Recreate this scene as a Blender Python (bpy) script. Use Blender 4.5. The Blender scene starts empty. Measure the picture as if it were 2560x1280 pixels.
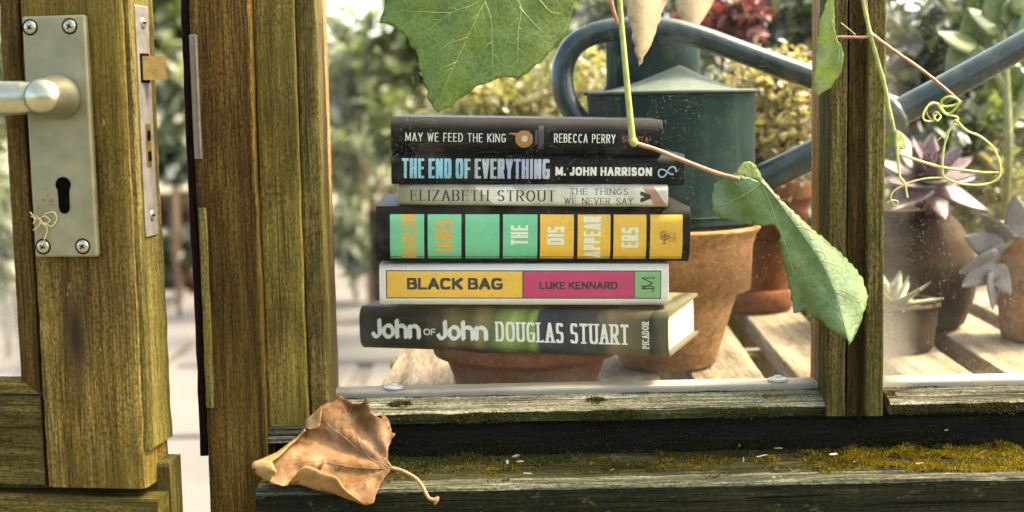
import bpy, bmesh, math, random
import numpy as np
from mathutils import Vector, Matrix, noise
from mathutils.geometry import delaunay_2d_cdt

random.seed(7)
np.random.seed(7)
scene = bpy.context.scene
COL = scene.collection
R = math.radians

# ------------------------------------------------------------------ camera, sky, sun, exposure
CAM_LOC = Vector((0.0, -1.1, 0.80))
FPX = 3500.0                                    # focal length in pixels of a 2560 wide frame
PITCH, ROLL = 6.3, -1.15
CAM_M = Matrix.Rotation(R(90 - PITCH), 3, 'X') @ Matrix.Rotation(R(ROLL), 3, 'Z')
cam_data = bpy.data.cameras.new('camera')
cam = bpy.data.objects.new('camera', cam_data)
COL.objects.link(cam)
cam.location = CAM_LOC
cam.rotation_euler = CAM_M.to_euler()
cam_data.sensor_fit = 'HORIZONTAL'
cam_data.sensor_width = 36.0
cam_data.lens = 36.0 * FPX / 2560.0
cam_data.clip_start = 0.02
cam_data.clip_end = 800
cam_data.dof.use_dof = True
cam_data.dof.focus_distance = 1.10
cam_data.dof.aperture_fstop = 5.6
scene.camera = cam

SUN_EL, SUN_AZ = 54.0, 76.0                     # azimuth measured from +Y towards +X
world = bpy.data.worlds.new('World')
scene.world = world
world.use_nodes = True
wn = world.node_tree
wn.nodes.clear()
sky = wn.nodes.new('ShaderNodeTexSky')
sky.sky_type = 'NISHITA'
sky.sun_disc = False
sky.sun_elevation = R(SUN_EL)
sky.sun_rotation = R(SUN_AZ)
sky.air_density = 0.35
sky.dust_density = 3.0
sky.ozone_density = 0.6
bg = wn.nodes.new('ShaderNodeBackground')
bg.inputs['Strength'].default_value = 0.15
wo = wn.nodes.new('ShaderNodeOutputWorld')
wb = wn.nodes.new('ShaderNodeMix')               # even warm cast over the whole sky: the photograph's white balance
wb.data_type = 'RGBA'
wb.blend_type = 'MULTIPLY'
wb.inputs[0].default_value = 1.0
wb.inputs[7].default_value = (1.0, 0.925, 0.74, 1.0)
wn.links.new(sky.outputs[0], wb.inputs[6])
wn.links.new(wb.outputs[2], bg.inputs['Color'])
wn.links.new(bg.outputs[0], wo.inputs['Surface'])

sun_data = bpy.data.lights.new('sun', 'SUN')
sun_data.energy = 1.0
sun_data.angle = R(10.0)
sun_data.color = (1.0, 0.86, 0.62)
sun = bpy.data.objects.new('sun', sun_data)
COL.objects.link(sun)
sdir = Vector((math.sin(R(SUN_AZ)) * math.cos(R(SUN_EL)), math.cos(R(SUN_AZ)) * math.cos(R(SUN_EL)), math.sin(R(SUN_EL))))
sun.rotation_euler = sdir.to_track_quat('Z', 'Y').to_euler()
sun.location = sdir * 20

scene.view_settings.view_transform = 'Standard'
scene.view_settings.look = 'None'
scene.view_settings.exposure = 3.7
scene.view_settings.gamma = 1.0
scene.view_settings.use_curve_mapping = False
scene.render.engine = 'CYCLES'
scene.cycles.max_bounces = 6
scene.cycles.diffuse_bounces = 3
scene.cycles.glossy_bounces = 3
scene.cycles.transparent_max_bounces = 16
scene.cycles.caustics_reflective = False
scene.cycles.caustics_refractive = False

# ------------------------------------------------------------------ helpers
def ray(u, v):
    return CAM_M @ Vector(((u - 1280) / FPX, -(v - 640) / FPX, -1.0))

def P(u, v, Y):
    """the point of the plane y = Y that the photograph shows at pixel (u, v)"""
    d = ray(u, v)
    return CAM_LOC + d * ((Y - CAM_LOC.y) / d.y)

def SC(Y):
    return FPX / (Y - CAM_LOC.y)                # pixels per metre at depth Y

def tag(o, label=None, cat=None, group=None, kind=None):
    if label: o['label'] = label
    if cat: o['category'] = cat
    if group: o['group'] = group
    if kind: o['kind'] = kind
    return o

def empty(name, loc, label=None, cat=None, group=None, rot=(0, 0, 0)):
    o = bpy.data.objects.new(name, None)
    o.empty_display_size = 0.02
    COL.objects.link(o)
    o.location = loc
    o.rotation_euler = rot
    return tag(o, label, cat, group)

def origin_of(parent):
    while parent.parent:
        parent = parent.parent
    return Vector(parent.location)

def obj(name, verts, faces, mat, parent=None, world=True, smooth=False, mats=None, fmat=None):
    """one mesh object; vertices are world coordinates unless world is False"""
    if parent is not None and world:
        o0 = origin_of(parent)
        verts = [(v[0] - o0[0], v[1] - o0[1], v[2] - o0[2]) for v in verts]
    me = bpy.data.meshes.new(name)
    me.from_pydata([tuple(v) for v in verts], [], faces)
    if mats:
        for m in mats: me.materials.append(m)
    else:
        me.materials.append(mat)
    if fmat is not None:
        me.polygons.foreach_set('material_index', fmat)
    if smooth:
        me.polygons.foreach_set('use_smooth', [True] * len(me.polygons))
    me.update()
    o = bpy.data.objects.new(name, me)
    COL.objects.link(o)
    if parent is not None: o.parent = parent
    return o

class MB:
    def __init__(s): s.v = []; s.f = []
    def add(s, v, f):
        n = len(s.v)
        s.v += [tuple(x) for x in v]
        s.f += [tuple(i + n for i in q) for q in f]
        return s
    def build(s, name, mat, parent=None, **k):
        return obj(name, s.v, s.f, mat, parent, **k)

def tube_geo(pts, rad, n=10, cap=True):
    pts = [Vector(p) for p in pts]
    if not hasattr(rad, '__len__'): rad = [rad] * len(pts)
    v, f = [], []
    ref = Vector((0, -1, 0.13)).normalized()
    for i, p in enumerate(pts):
        t = (pts[min(i + 1, len(pts) - 1)] - pts[max(i - 1, 0)]).normalized()
        if abs(t.dot(ref)) > 0.95:
            a = t.cross(Vector((1, 0, 0))).normalized()
        else:
            a = t.cross(ref).normalized()
        b = t.cross(a)
        for k in range(n):
            an = 2 * math.pi * k / n
            v.append(p + (a * math.cos(an) + b * math.sin(an)) * rad[i])
    for i in range(len(pts) - 1):
        for k in range(n):
            f.append((i * n + k, i * n + (k + 1) % n, (i + 1) * n + (k + 1) % n, (i + 1) * n + k))
    if cap:
        f.append(tuple(range(n - 1, -1, -1)))
        f.append(tuple((len(pts) - 1) * n + k for k in range(n)))
    return v, f

def spline(pts, sub=8):
    """Catmull-Rom through the points"""
    pts = [Vector(p) for p in pts]
    q = [pts[0] * 2 - pts[1]] + pts + [pts[-1] * 2 - pts[-2]]
    out = []
    for i in range(1, len(q) - 2):
        a, b, c, d = q[i - 1], q[i], q[i + 1], q[i + 2]
        for k in range(sub):
            t = k / sub
            out.append(0.5 * ((2 * b) + (c - a) * t + (2 * a - 5 * b + 4 * c - d) * t * t + (3 * b - a - 3 * c + d) * t ** 3))
    out.append(pts[-1])
    return out

def lathe_geo(profile, n=48, c=(0, 0, 0), sx=1.0, sy=1.0, wob=0.0):
    v, f = [], []
    c = Vector(c)
    for (r, z) in profile:
        for k in range(n):
            a = 2 * math.pi * k / n
            rr = r * (1 + wob * noise.noise(Vector((math.cos(a) * 2, math.sin(a) * 2, z * 30))))
            v.append(c + Vector((rr * math.cos(a) * sx, rr * math.sin(a) * sy, z)))
    m = len(profile)
    for i in range(m - 1):
        for k in range(n):
            f.append((i * n + k, i * n + (k + 1) % n, (i + 1) * n + (k + 1) % n, (i + 1) * n + k))
    return v, f

def box_geo(x0, x1, y0, y1, z0, z1, bev=0.0, seg=2):
    if bev <= 0:
        v = [(x0, y0, z0), (x1, y0, z0), (x1, y1, z0), (x0, y1, z0), (x0, y0, z1), (x1, y0, z1), (x1, y1, z1), (x0, y1, z1)]
        f = [(0, 3, 2, 1), (4, 5, 6, 7), (0, 1, 5, 4), (1, 2, 6, 5), (2, 3, 7, 6), (3, 0, 4, 7)]
        return v, f
    bm = bmesh.new()
    bmesh.ops.create_cube(bm, size=1.0)
    for q in bm.verts:
        q.co = Vector(((x0 + x1) / 2 + q.co.x * (x1 - x0), (y0 + y1) / 2 + q.co.y * (y1 - y0), (z0 + z1) / 2 + q.co.z * (z1 - z0)))
    bmesh.ops.bevel(bm, geom=bm.edges[:] + bm.verts[:], offset=bev, segments=seg, affect='EDGES', profile=0.5)
    bm.verts.index_update()
    v = [tuple(q.co) for q in bm.verts]
    f = [tuple(q.index for q in p.verts) for p in bm.faces]
    bm.free()
    return v, f

def plank_geo(TL, TR, BL, BR, dep, r=0.0015, n=40, wear=0.0006, seed=0.0):
    """a sawn board: front face through four corners (top pair, bottom pair), depth vector dep, worn edges"""
    TL, TR, BL, BR, dep = (Vector(q) for q in (TL, TR, BL, BR, dep))
    D = dep.length
    dn = dep.normalized()
    v, f = [], []
    for i in range(n + 1):
        t = i / n
        a, b = TL.lerp(BL, t), TR.lerp(BR, t)
        w = (b - a).length
        x = (b - a).normalized()
        sec = []
        for (s, d) in ((0, D), (0, D * 0.5), (0, r), (r * 0.3, r * 0.3), (r, 0), (w * .3, 0), (w * .7, 0), (w - r, 0), (w - r * .3, r * .3), (w, r), (w, D * 0.5), (w, D)):
            sec.append((s, d))
        for (s, d) in sec:
            p = a + x * s + dn * d
            nz = noise.noise_vector(p * 60 + Vector((seed * 17.3, seed * 3.1, 0)))
            n2 = noise.noise_vector(p * 9 + Vector((seed * 7.3, seed * 2.1, 5)))
            edge = 1.0 if (s < r * 1.5 or s > w - r * 1.5) else 0.35
            p = p + x * (nz.x * wear * edge + n2.x * wear) + dn * (nz.y * wear * 0.4)
            v.append(p)
    m = 12
    for i in range(n):
        for k in range(m - 1):
            f.append((i * m + k, (i + 1) * m + k, (i + 1) * m + k + 1, i * m + k + 1))
        f.append((i * m + m - 1, (i + 1) * m + m - 1, (i + 1) * m, i * m))
    f.append(tuple(range(m)))
    f.append(tuple(n * m + k for k in range(m - 1, -1, -1)))
    return v, f

def leaf_geo(outline, fn, step, jag=0.0, rough=0.0, sub=1, seed=1):
    """a blade from a closed 2-D outline; fn(x, y) -> 3-D point. Interior is triangulated with a fine grid."""
    rnd = random.Random(seed)
    pts = [Vector((q[0], q[1])) for q in outline]
    ring = []
    for i, p in enumerate(pts):
        q = pts[(i + 1) % len(pts)]
        k = max(1, int((q - p).length / step * sub))
        for j in range(k):
            a = p.lerp(q, j / k)
            if jag and j:
                t = (q - p).normalized()
                nrm = Vector((-t.y, t.x))
                a = a + nrm * (rnd.uniform(-jag, jag) + (jag * .7 if j % 2 else -jag * .7))
            ring.append(a)
    n = len(ring)
    xs = [q.x for q in ring]; ys = [q.y for q in ring]
    co = list(ring)
    y = min(ys)
    row = 0
    while y < max(ys):
        x = min(xs) + (step / 2 if row % 2 else 0)
        while x < max(xs):
            co.append(Vector((x + rnd.uniform(-.15, .15) * step, y + rnd.uniform(-.15, .15) * step)))
            x += step
        y += step * 0.87
        row += 1
    # keep only inside points not too near the rim
    def inside(p):
        c = False
        j = n - 1
        for i in range(n):
            a, b = ring[i], ring[j]
            if (a.y > p.y) != (b.y > p.y) and p.x < (b.x - a.x) * (p.y - a.y) / (b.y - a.y) + a.x: c = not c
            j = i
        return c
    R2 = np.array([(q.x, q.y) for q in ring])
    keep = ring[:]
    for p in co[n:]:
        if np.min((R2[:, 0] - p.x) ** 2 + (R2[:, 1] - p.y) ** 2) < (step * .45) ** 2: continue
        if inside(p): keep.append(p)
    vo, eo, fo, *_ = delaunay_2d_cdt(keep, [(i, (i + 1) % n) for i in range(n)], [], 1, 1e-7)
    v = [fn(q.x, q.y) for q in vo]
    return v, [tuple(q) for q in fo]

def solidify(o, t, sub=0):
    m = o.modifiers.new('thickness', 'SOLIDIFY')
    m.thickness = t
    m.offset = 0
    return o

# ------------------------------------------------------------------ materials
class NT:
    def __init__(s, name):
        s.m = bpy.data.materials.new(name)
        s.m.use_nodes = True
        s.t = s.m.node_tree
        s.t.nodes.clear()
        s.out = s.n('ShaderNodeOutputMaterial')
    def n(s, kind, **k):
        q = s.t.nodes.new(kind)
        for a, b in k.items(): setattr(q, a, b)
        return q
    def l(s, a, b): s.t.links.new(a, b)
    def set(s, sock, val):
        if hasattr(val, 'is_output'): s.l(val, sock)
        else: sock.default_value = val
    def coord(s, scale=(1, 1, 1), rnd=True, kind='Object'):
        tc = s.n('ShaderNodeTexCoord')
        src = tc.outputs[kind]
        if rnd:
            oi = s.n('ShaderNodeObjectInfo')
            mu = s.n('ShaderNodeVectorMath', operation='SCALE')
            cx = s.n('ShaderNodeCombineXYZ')
            s.l(oi.outputs['Random'], cx.inputs[0]); s.l(oi.outputs['Random'], cx.inputs[1]); s.l(oi.outputs['Random'], cx.inputs[2])
            s.l(cx.outputs[0], mu.inputs[0]); mu.inputs['Scale'].default_value = 13.0
            ad = s.n('ShaderNodeVectorMath', operation='ADD')
            s.l(src, ad.inputs[0]); s.l(mu.outputs[0], ad.inputs[1])
            src = ad.outputs[0]
        mp = s.n('ShaderNodeMapping')
        mp.inputs['Scale'].default_value = scale
        s.l(src, mp.inputs['Vector'])
        return mp.outputs[0]
    def noise(s, vec, scale=1.0, detail=5, rough=.6, dist=0.0):
        q = s.n('ShaderNodeTexNoise')
        s.l(vec, q.inputs['Vector'])
        q.inputs['Scale'].default_value = scale
        q.inputs['Detail'].default_value = detail
        q.inputs['Roughness'].default_value = rough
        q.inputs['Distortion'].default_value = dist
        return q.outputs['Fac']
    def ramp(s, fac, stops, interp='LINEAR'):
        q = s.n('ShaderNodeValToRGB')
        q.color_ramp.interpolation = interp
        e = q.color_ramp.elements
        while len(e) < len(stops): e.new(0.5)
        for i, (p, c) in enumerate(stops):
            e[i].position = p
            e[i].color = (*c, 1) if hasattr(c, '__len__') else (c, c, c, 1)
        s.l(fac, q.inputs[0])
        return q.outputs[0]
    def mix(s, fac, a, b, mode='MIX'):
        q = s.n('ShaderNodeMix', data_type='RGBA', blend_type=mode)
        s.set(q.inputs[0], fac)
        s.set(q.inputs[6], (*a, 1) if isinstance(a, tuple) else a)
        s.set(q.inputs[7], (*b, 1) if isinstance(b, tuple) else b)
        return q.outputs[2]
    def math(s, op, a, b=0.0, clamp=False):
        q = s.n('ShaderNodeMath', operation=op, use_clamp=clamp)
        s.set(q.inputs[0], a); s.set(q.inputs[1], b)
        return q.outputs[0]
    def bump(s, h, strength=.5, dist=.001):
        q = s.n('ShaderNodeBump')
        s.l(h, q.inputs['Height'])
        q.inputs['Strength'].default_value = strength
        q.inputs['Distance'].default_value = dist
        return q.outputs[0]
    def pbsdf(s, color, rough=.6, normal=None, metal=0.0, spec=.5, coat=0.0):
        q = s.n('ShaderNodeBsdfPrincipled')
        s.set(q.inputs['Base Color'], (*color, 1) if isinstance(color, tuple) else color)
        s.set(q.inputs['Roughness'], rough)
        q.inputs['Metallic'].default_value = metal
        q.inputs['Specular IOR Level'].default_value = spec
        q.inputs['Coat Weight'].default_value = coat
        if normal is not None: s.l(normal, q.inputs['Normal'])
        return q.outputs[0]
    def done(s, sh):
        s.l(sh, s.out.inputs['Surface'])
        return s.m

def wood(name, dark, mid, light, axis='Z', algae=0.35, algae_col=(.10, .105, .028), crack=.55, knots=0.0, grain=1.0, wear=None, stain=None, rough=.75):
    t = NT(name)
    ax = {'Z': 2, 'X': 0, 'Y': 1}[axis]
    def sc(across, along):
        q = [across] * 3
        q[ax] = along
        return tuple(q)
    g = t.noise(t.coord(sc(55 * grain, 2.2)), 1, 4, .60, .25 + knots)
    gm = t.noise(t.coord(sc(210 * grain, 7)), 1, 3, .62, .1)
    gf = t.noise(t.coord(sc(900, 34)), 1, 1, .6)
    pit = t.noise(t.coord(sc(620, 330)), 1, 2, .65)
    big = t.noise(t.coord(sc(9, 5)), 1, 5, .6)
    mixg = t.math('ADD', t.math('MULTIPLY', g, .45), t.math('ADD', t.math('MULTIPLY', gm, .38), t.math('MULTIPLY', gf, .17)))
    col = t.ramp(mixg, [(.37, tuple(q * .62 for q in dark)), (.5, mid), (.63, tuple(q * 1.15 for q in light))])
    m = t.mix(1.0, col, t.ramp(gf, [(.34, .72), (.66, 1.18)]), 'MULTIPLY')
    m = t.mix(1.0, m, t.ramp(pit, [(.34, .40), (.66, 1.40)]), 'MULTIPLY')
    af = t.math('MULTIPLY', t.ramp(t.math('ADD', big, t.math('MULTIPLY', t.math('SUBTRACT', pit, .5), .3)), [(.42, 0.0), (.62, 1.0)]), algae)
    m = t.mix(af, m, t.mix(1.0, algae_col, t.ramp(gm, [(.3, .6), (.7, 1.3)]), 'MULTIPLY'))
    # broad weathering, pale chips where the surface has flaked
    m = t.mix(1.0, m, t.ramp(t.noise(t.coord(sc(7, 3.0)), 1, 4, .6), [(.32, .52), (.62, 1.22)]), 'MULTIPLY')
    chip = t.math('MULTIPLY', t.ramp(t.noise(t.coord(sc(150, 60)), 1, 4, .7), [(.69, 0.0), (.73, 1.0)]), .7)
    m = t.mix(chip, m, tuple(min(1, q * 2.0 + .02) for q in light))
    # fine drying cracks along the grain and smudges of dirt
    ck = t.math('MULTIPLY', t.ramp(t.noise(t.coord(sc(260, 5)), 1, 2, .5), [(.30, 1.0), (.36, 0.0)]), min(1.0, crack * 1.3))
    m = t.mix(ck, m, tuple(q * .35 for q in dark))
    m = t.mix(t.math('MULTIPLY', t.ramp(t.noise(t.coord(sc(26, 11)), 1, 5, .72), [(.52, 0.0), (.72, 1.0)]), .6), m, tuple(q * .55 for q in dark))
    if stain:
        # a dark run with its own outline below the lock: centre (x, z), half sizes
        tc = t.n('ShaderNodeTexCoord')
        mp = t.n('ShaderNodeMapping', vector_type='TEXTURE')
        mp.inputs['Location'].default_value = (stain[0], 0, stain[1])
        mp.inputs['Scale'].default_value = (stain[2], 1, stain[3])
        t.l(tc.outputs['Object'], mp.inputs['Vector'])
        sx = t.n('ShaderNodeSeparateXYZ'); t.l(mp.outputs[0], sx.inputs[0])
        d = t.math('SQRT', t.math('ADD', t.math('POWER', t.math('ABSOLUTE', sx.outputs[0]), 2), t.math('POWER', t.math('ABSOLUTE', sx.outputs[2]), 2)))
        d = t.math('ADD', d, t.math('MULTIPLY', t.math('SUBTRACT', g, .5), .9))
        m = t.mix(t.ramp(d, [(.15, 1.0), (1.0, 0.0)]), m, (.022, .013, .006))
    if wear:
        wf = t.ramp(t.noise(t.coord(sc(110, 60)), 1, 6, .78), [(.58, 0.0), (.70, .75)])
        m = t.mix(wf, m, wear)
    h = t.math('ADD', t.math('MULTIPLY', gm, 1.0), t.math('ADD', t.math('MULTIPLY', gf, .5), t.math('MULTIPLY', pit, .35)))
    h = t.math('SUBTRACT', h, t.math('MULTIPLY', ck, .8))
    return t.done(t.pbsdf(m, rough, t.bump(h, crack, .0016), spec=.10))

def plain(name, col, rough=.5, metal=0.0, spec=.5, var=.15, scale=60, bump=.15, coat=0.0, spots=None):
    t = NT(name)
    n1 = t.noise(t.coord((scale,) * 3), 1, 6, .62)
    c = t.ramp(n1, [(.3, tuple(max(0, q * (1 - var)) for q in col)), (.7, tuple(min(1, q * (1 + var)) for q in col))])
    if spots:
        s2 = t.noise(t.coord((spots[1],) * 3), 1, 5, .7)
        c = t.mix(t.ramp(s2, [(spots[2], 0.0), (spots[2] + .06, 1.0)]), c, spots[0])
    n2 = t.noise(t.coord((scale * 9,) * 3), 1, 2, .6)
    return t.done(t.pbsdf(c, rough, t.bump(n2, bump, .0006), metal, spec, coat))

def leafmat(name, cols, trans=.45, rough=.4, island=True, scale=40, vein=None, spec=.5, spots=None, bump=.3):
    t = NT(name)
    if island:
        ge = t.n('ShaderNodeNewGeometry')
        f = ge.outputs['Random Per Island']
    else:
        f = t.noise(t.coord((scale,) * 3), 1, 4, .65)
    k = len(cols)
    c = t.ramp(f, [((i / (k - 1)) if island else (.3 + .4 * i / (k - 1)), q) for i, q in enumerate(cols)])
    fine = t.noise(t.coord((scale * 11,) * 3), 1, 2, .65)
    c = t.mix(1.0, c, t.ramp(fine, [(.3, .78), (.7, 1.15)]), 'MULTIPLY')
    if spots:
        sp = t.noise(t.coord((spots[1],) * 3), 1, 3, .6)
        c = t.mix(t.ramp(sp, [(spots[2], 0.0), (spots[2] + .04, 1.0)]), c, spots[0])
    if vein:
        vo = t.n('ShaderNodeTexVoronoi', feature='DISTANCE_TO_EDGE')
        t.l(t.coord((vein[1],) * 3), vo.inputs['Vector'])
        vo.inputs['Scale'].default_value = 1
        c = t.mix(t.math('MULTIPLY', t.ramp(vo.outputs['Distance'], [(0.0, 1.0), (.09, 0.0)]), vein[2]), c, vein[0])
        fine = t.math('ADD', fine, t.math('MULTIPLY', t.ramp(vo.outputs['Distance'], [(0.0, 0.0), (.25, 1.0)]), 1.4))
    nb = t.bump(fine, bump, .0006)
    p = t.pbsdf(c, rough, None if island else nb, spec=spec)
    tr = t.n('ShaderNodeBsdfTranslucent')
    t.l(t.mix(1.0, c, (1.15, 1.2, .55), 'MULTIPLY'), tr.inputs['Color'])
    mx = t.n('ShaderNodeMixShader')
    mx.inputs[0].default_value = trans
    t.l(p, mx.inputs[1]); t.l(tr.outputs[0], mx.inputs[2])
    return t.done(mx.outputs[0])

M = {}
M['jamb'] = wood('jamb_wood', (0.0244, 0.0125, 0.0022), (0.0587, 0.0332, 0.0051), (0.0937, 0.0604, 0.0129), algae=.25, algae_col=(0.0611, 0.0457, 0.0057))
M['board'] = wood('board_wood', (0.0504, 0.0346, 0.0062), (0.1134, 0.0840, 0.0175), (0.1596, 0.1236, 0.0351), algae=.55, algae_col=(0.1050, 0.0923, 0.0158), grain=.9)
M['board_knot'] = wood('knotty_wood', (0.0378, 0.0272, 0.0062), (0.0882, 0.0684, 0.0158), (0.1260, 0.1005, 0.0307), algae=.6, algae_col=(0.0798, 0.0742, 0.0123), knots=2.2, grain=.45)
M['stile'] = wood('stile_wood', (0.0552, 0.0346, 0.0062), (0.1150, 0.0761, 0.0141), (0.1564, 0.1125, 0.0299), algae=.6, algae_col=(0.1058, 0.0822, 0.0115), stain=(-.047, -.058, .014, .056))
M['rail'] = wood('rail_wood', (0.0367, 0.0272, 0.0047), (0.0856, 0.0644, 0.0126), (0.1304, 0.0993, 0.0283), axis='X', algae=.5, algae_col=(0.0733, 0.0621, 0.0086))
M['shaded_stop_wood'] = wood('shaded_stop_wood', (.008, .003, .002), (.020, .008, .006), (.038, .015, .010), algae=.0)  # door stop: the shadow it stands in is put into the colour
M['lit_inner_wood'] = wood('lit_inner_wood', (.16, .085, .022), (.25, .145, .045), (.33, .21, .08), algae=.0, crack=.3)  # tan inner strips, the light they catch put into the colour
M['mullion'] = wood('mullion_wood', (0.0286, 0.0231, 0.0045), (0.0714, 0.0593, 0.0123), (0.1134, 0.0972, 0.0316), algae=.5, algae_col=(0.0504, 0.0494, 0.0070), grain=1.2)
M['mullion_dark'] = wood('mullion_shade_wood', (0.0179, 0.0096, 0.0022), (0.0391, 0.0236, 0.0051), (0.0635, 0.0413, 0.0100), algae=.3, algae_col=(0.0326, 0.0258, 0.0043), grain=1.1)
M['bead'] = wood('weathered_bead_wood', (.030, .026, .010), (.25, .23, .13), (.42, .39, .26), axis='X', algae=.22, algae_col=(.05, .05, .014), crack=1.0, grain=1.25)
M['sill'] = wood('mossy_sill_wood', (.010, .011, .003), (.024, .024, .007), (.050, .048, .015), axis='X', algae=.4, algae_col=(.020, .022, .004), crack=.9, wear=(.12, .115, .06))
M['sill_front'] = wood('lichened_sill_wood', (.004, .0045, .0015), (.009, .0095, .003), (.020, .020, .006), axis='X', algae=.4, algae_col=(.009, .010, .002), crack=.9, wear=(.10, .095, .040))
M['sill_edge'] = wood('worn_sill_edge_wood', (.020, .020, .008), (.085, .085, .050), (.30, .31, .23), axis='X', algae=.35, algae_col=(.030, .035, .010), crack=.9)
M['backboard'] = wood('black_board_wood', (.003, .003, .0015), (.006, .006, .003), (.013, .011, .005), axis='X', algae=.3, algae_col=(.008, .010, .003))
M['slat'] = wood('bench_slat_wood', (0.1275, 0.0978, 0.0595), (0.1955, 0.1573, 0.1020), (0.2465, 0.2040, 0.1403), axis='Y', algae=.12, algae_col=(0.2550, 0.2125, 0.1275), crack=.25, grain=.5)
M['ledge'] = plain('pale_ledge_paint', (.37, .345, .27), .6, spec=.2, var=.10, scale=30)
M['alu'] = plain('satin_anodised_metal', (.30, .29, .20), .30, metal=.9, var=.15, scale=90, bump=.12, spots=((.28, .16, .05), 55, .72))
M['plate'] = plain('lacquered_plate_metal', (.165, .158, .088), .45, metal=.5, var=.28, scale=28, bump=.10, spots=((.20, .09, .03), 42, .735))
M['galv'] = plain('galvanised_steel', (.15, .14, .12), .5, metal=.5, var=.35, scale=120, bump=.3)
M['strike'] = plain('dull_strike_steel', (.13, .115, .07), .55, metal=.4, var=.2, scale=120, bump=.3)
M['brass'] = plain('old_brass', (.095, .060, .007), .45, metal=.5, var=.35, scale=150)
M['hole'] = plain('lock_cavity_black', (.003, .0025, .002), .95, spec=.0)
M['rust'] = plain('rust_scale', (.18, .065, .025), .9, var=.3, scale=300)
M['thread'] = plain('straw_thread', (.50, .38, .15), .8, var=.3, scale=300)

def glassmat(name, dust, speck, tint=(.99, .995, .98)):
    t = NT(name)
    fr = t.n('ShaderNodeFresnel'); fr.inputs['IOR'].default_value = 1.22
    tr = t.n('ShaderNodeBsdfTransparent'); tr.inputs['Color'].default_value = (*tint, 1)
    gl = t.n('ShaderNodeBsdfGlossy'); gl.inputs['Roughness'].default_value = 0.02
    m1 = t.n('ShaderNodeMixShader')
    t.l(fr.outputs[0], m1.inputs[0]); t.l(tr.outputs[0], m1.inputs[1]); t.l(gl.outputs[0], m1.inputs[2])
    v = t.coord((1, 1, 1), rnd=False)
    film = t.ramp(t.noise(t.coord((9, 9, 7), rnd=False), 1, 6, .65), [(.42, 0.0), (.75, 1.0)])
    streak = t.ramp(t.noise(t.coord((70, 70, 5), rnd=False), 1, 5, .6), [(.5, 0.0), (.8, 1.0)])
    sp = t.ramp(t.noise(t.coord((560, 560, 560), rnd=False), 1, 2, .5), [(.64, 0.0), (.70, 1.0)])
    spm = t.ramp(t.noise(t.coord((13, 13, 13), rnd=False), 1, 3, .6), [(.40, .25), (.62, 1.0)])
    fine = t.ramp(t.noise(t.coord((900, 900, 900), rnd=False), 1, 2, .5), [(.64, 0.0), (.76, 1.0)])
    # grime that collects along the lower rim and in the corners of the pane
    ge = t.n('ShaderNodeSeparateXYZ'); t.l(t.n('ShaderNodeTexCoord').outputs['Generated'], ge.inputs[0])
    low = t.ramp(t.math('ADD', ge.outputs[2], t.math('MULTIPLY', t.math('SUBTRACT', t.noise(t.coord((16, 16, 16), rnd=False), 1, 5, .6), .5), .22)), [(-.03, 1.0), (.07, 0.0)])
    side = t.ramp(t.math('ADD', t.math('ABSOLUTE', t.math('SUBTRACT', ge.outputs[0], .5)), t.math('MULTIPLY', t.math('SUBTRACT', t.noise(t.coord((14, 14, 9), rnd=False), 1, 5, .6), .5), .18)), [(.38, 0.0), (.52, 1.0)])
    a = t.math('ADD', t.math('MULTIPLY', film, dust * .6), t.math('MULTIPLY', streak, dust * .35))
    a = t.math('ADD', a, t.math('MULTIPLY', low, dust * 6.0))
    wide = t.ramp(ge.outputs[2], [(.0, 1.0), (.30, 0.0)])
    a = t.math('ADD', a, t.math('MULTIPLY', t.math('MULTIPLY', wide, side), dust * 26.0))
    a = t.math('ADD', a, t.math('MULTIPLY', side, dust * 2.5))
    a = t.math('ADD', a, t.math('MULTIPLY', fine, speck * .15))
    a = t.math('ADD', a, t.math('MULTIPLY', t.math('MULTIPLY', sp, spm), speck), clamp=True)
    di = t.n('ShaderNodeBsdfDiffuse'); di.inputs['Color'].default_value = (.55, .52, .42, 1)
    tl = t.n('ShaderNodeBsdfTranslucent'); tl.inputs['Color'].default_value = (.55, .52, .42, 1)
    md = t.n('ShaderNodeMixShader'); md.inputs[0].default_value = .5
    t.l(di.outputs[0], md.inputs[1]); t.l(tl.outputs[0], md.inputs[2])
    m2 = t.n('ShaderNodeMixShader')
    t.l(a, m2.inputs[0]); t.l(m1.outputs[0], m2.inputs[1]); t.l(md.outputs[0], m2.inputs[2])
    return t.done(m2.outputs[0])
M['glass'] = glassmat('dusty_pane_glass', .009, .30)
M['glass_dirty'] = glassmat('dirty_pane_glass', .034, .30)

# ------------------------------------------------------------------ ground and floor
M['soil'] = plain('garden_ground', (.12, .11, .07), .9, var=.4, scale=3, bump=.5)
M['paving'] = plain('pale_stone_paving', (.105, .10, .092), .8, spec=.15, var=.10, scale=5, bump=.3)
g = obj('ground', [(-300, -300, 0), (300, -300, 0), (300, 300, 0), (-300, 300, 0)], [(0, 1, 2, 3)], M['soil'])
tag(g, kind='structure')
fl = obj('greenhouse_floor', [(-3.2, 0.25, .004), (1.6, 0.25, .004), (1.6, 6.2, .004), (-3.2, 6.2, .004)], [(0, 1, 2, 3)], plain('floor_joint_sand', (.13, .115, .09), .95, var=.3, scale=20))
tag(fl, kind='structure')
sv, sf = box_geo(-.428, .428, -.428, .428, 0, .03, .006, 1)
slab_me = None
for ix in range(5):
    for iy in range(6):
        if slab_me is None:
            o = obj('paving_slab', sv, sf, M['paving'], fl, world=False)
            slab_me = o.data
        else:
            o = bpy.data.objects.new('paving_slab', slab_me); COL.objects.link(o); o.parent = fl
        o.location = (-2.72 + ix * .91 + (.3 if iy % 2 else 0), .78 + iy * .91, .0)
        o.rotation_euler = (random.uniform(-.004, .004), random.uniform(-.004, .004), random.uniform(-.02, .02))

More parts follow.
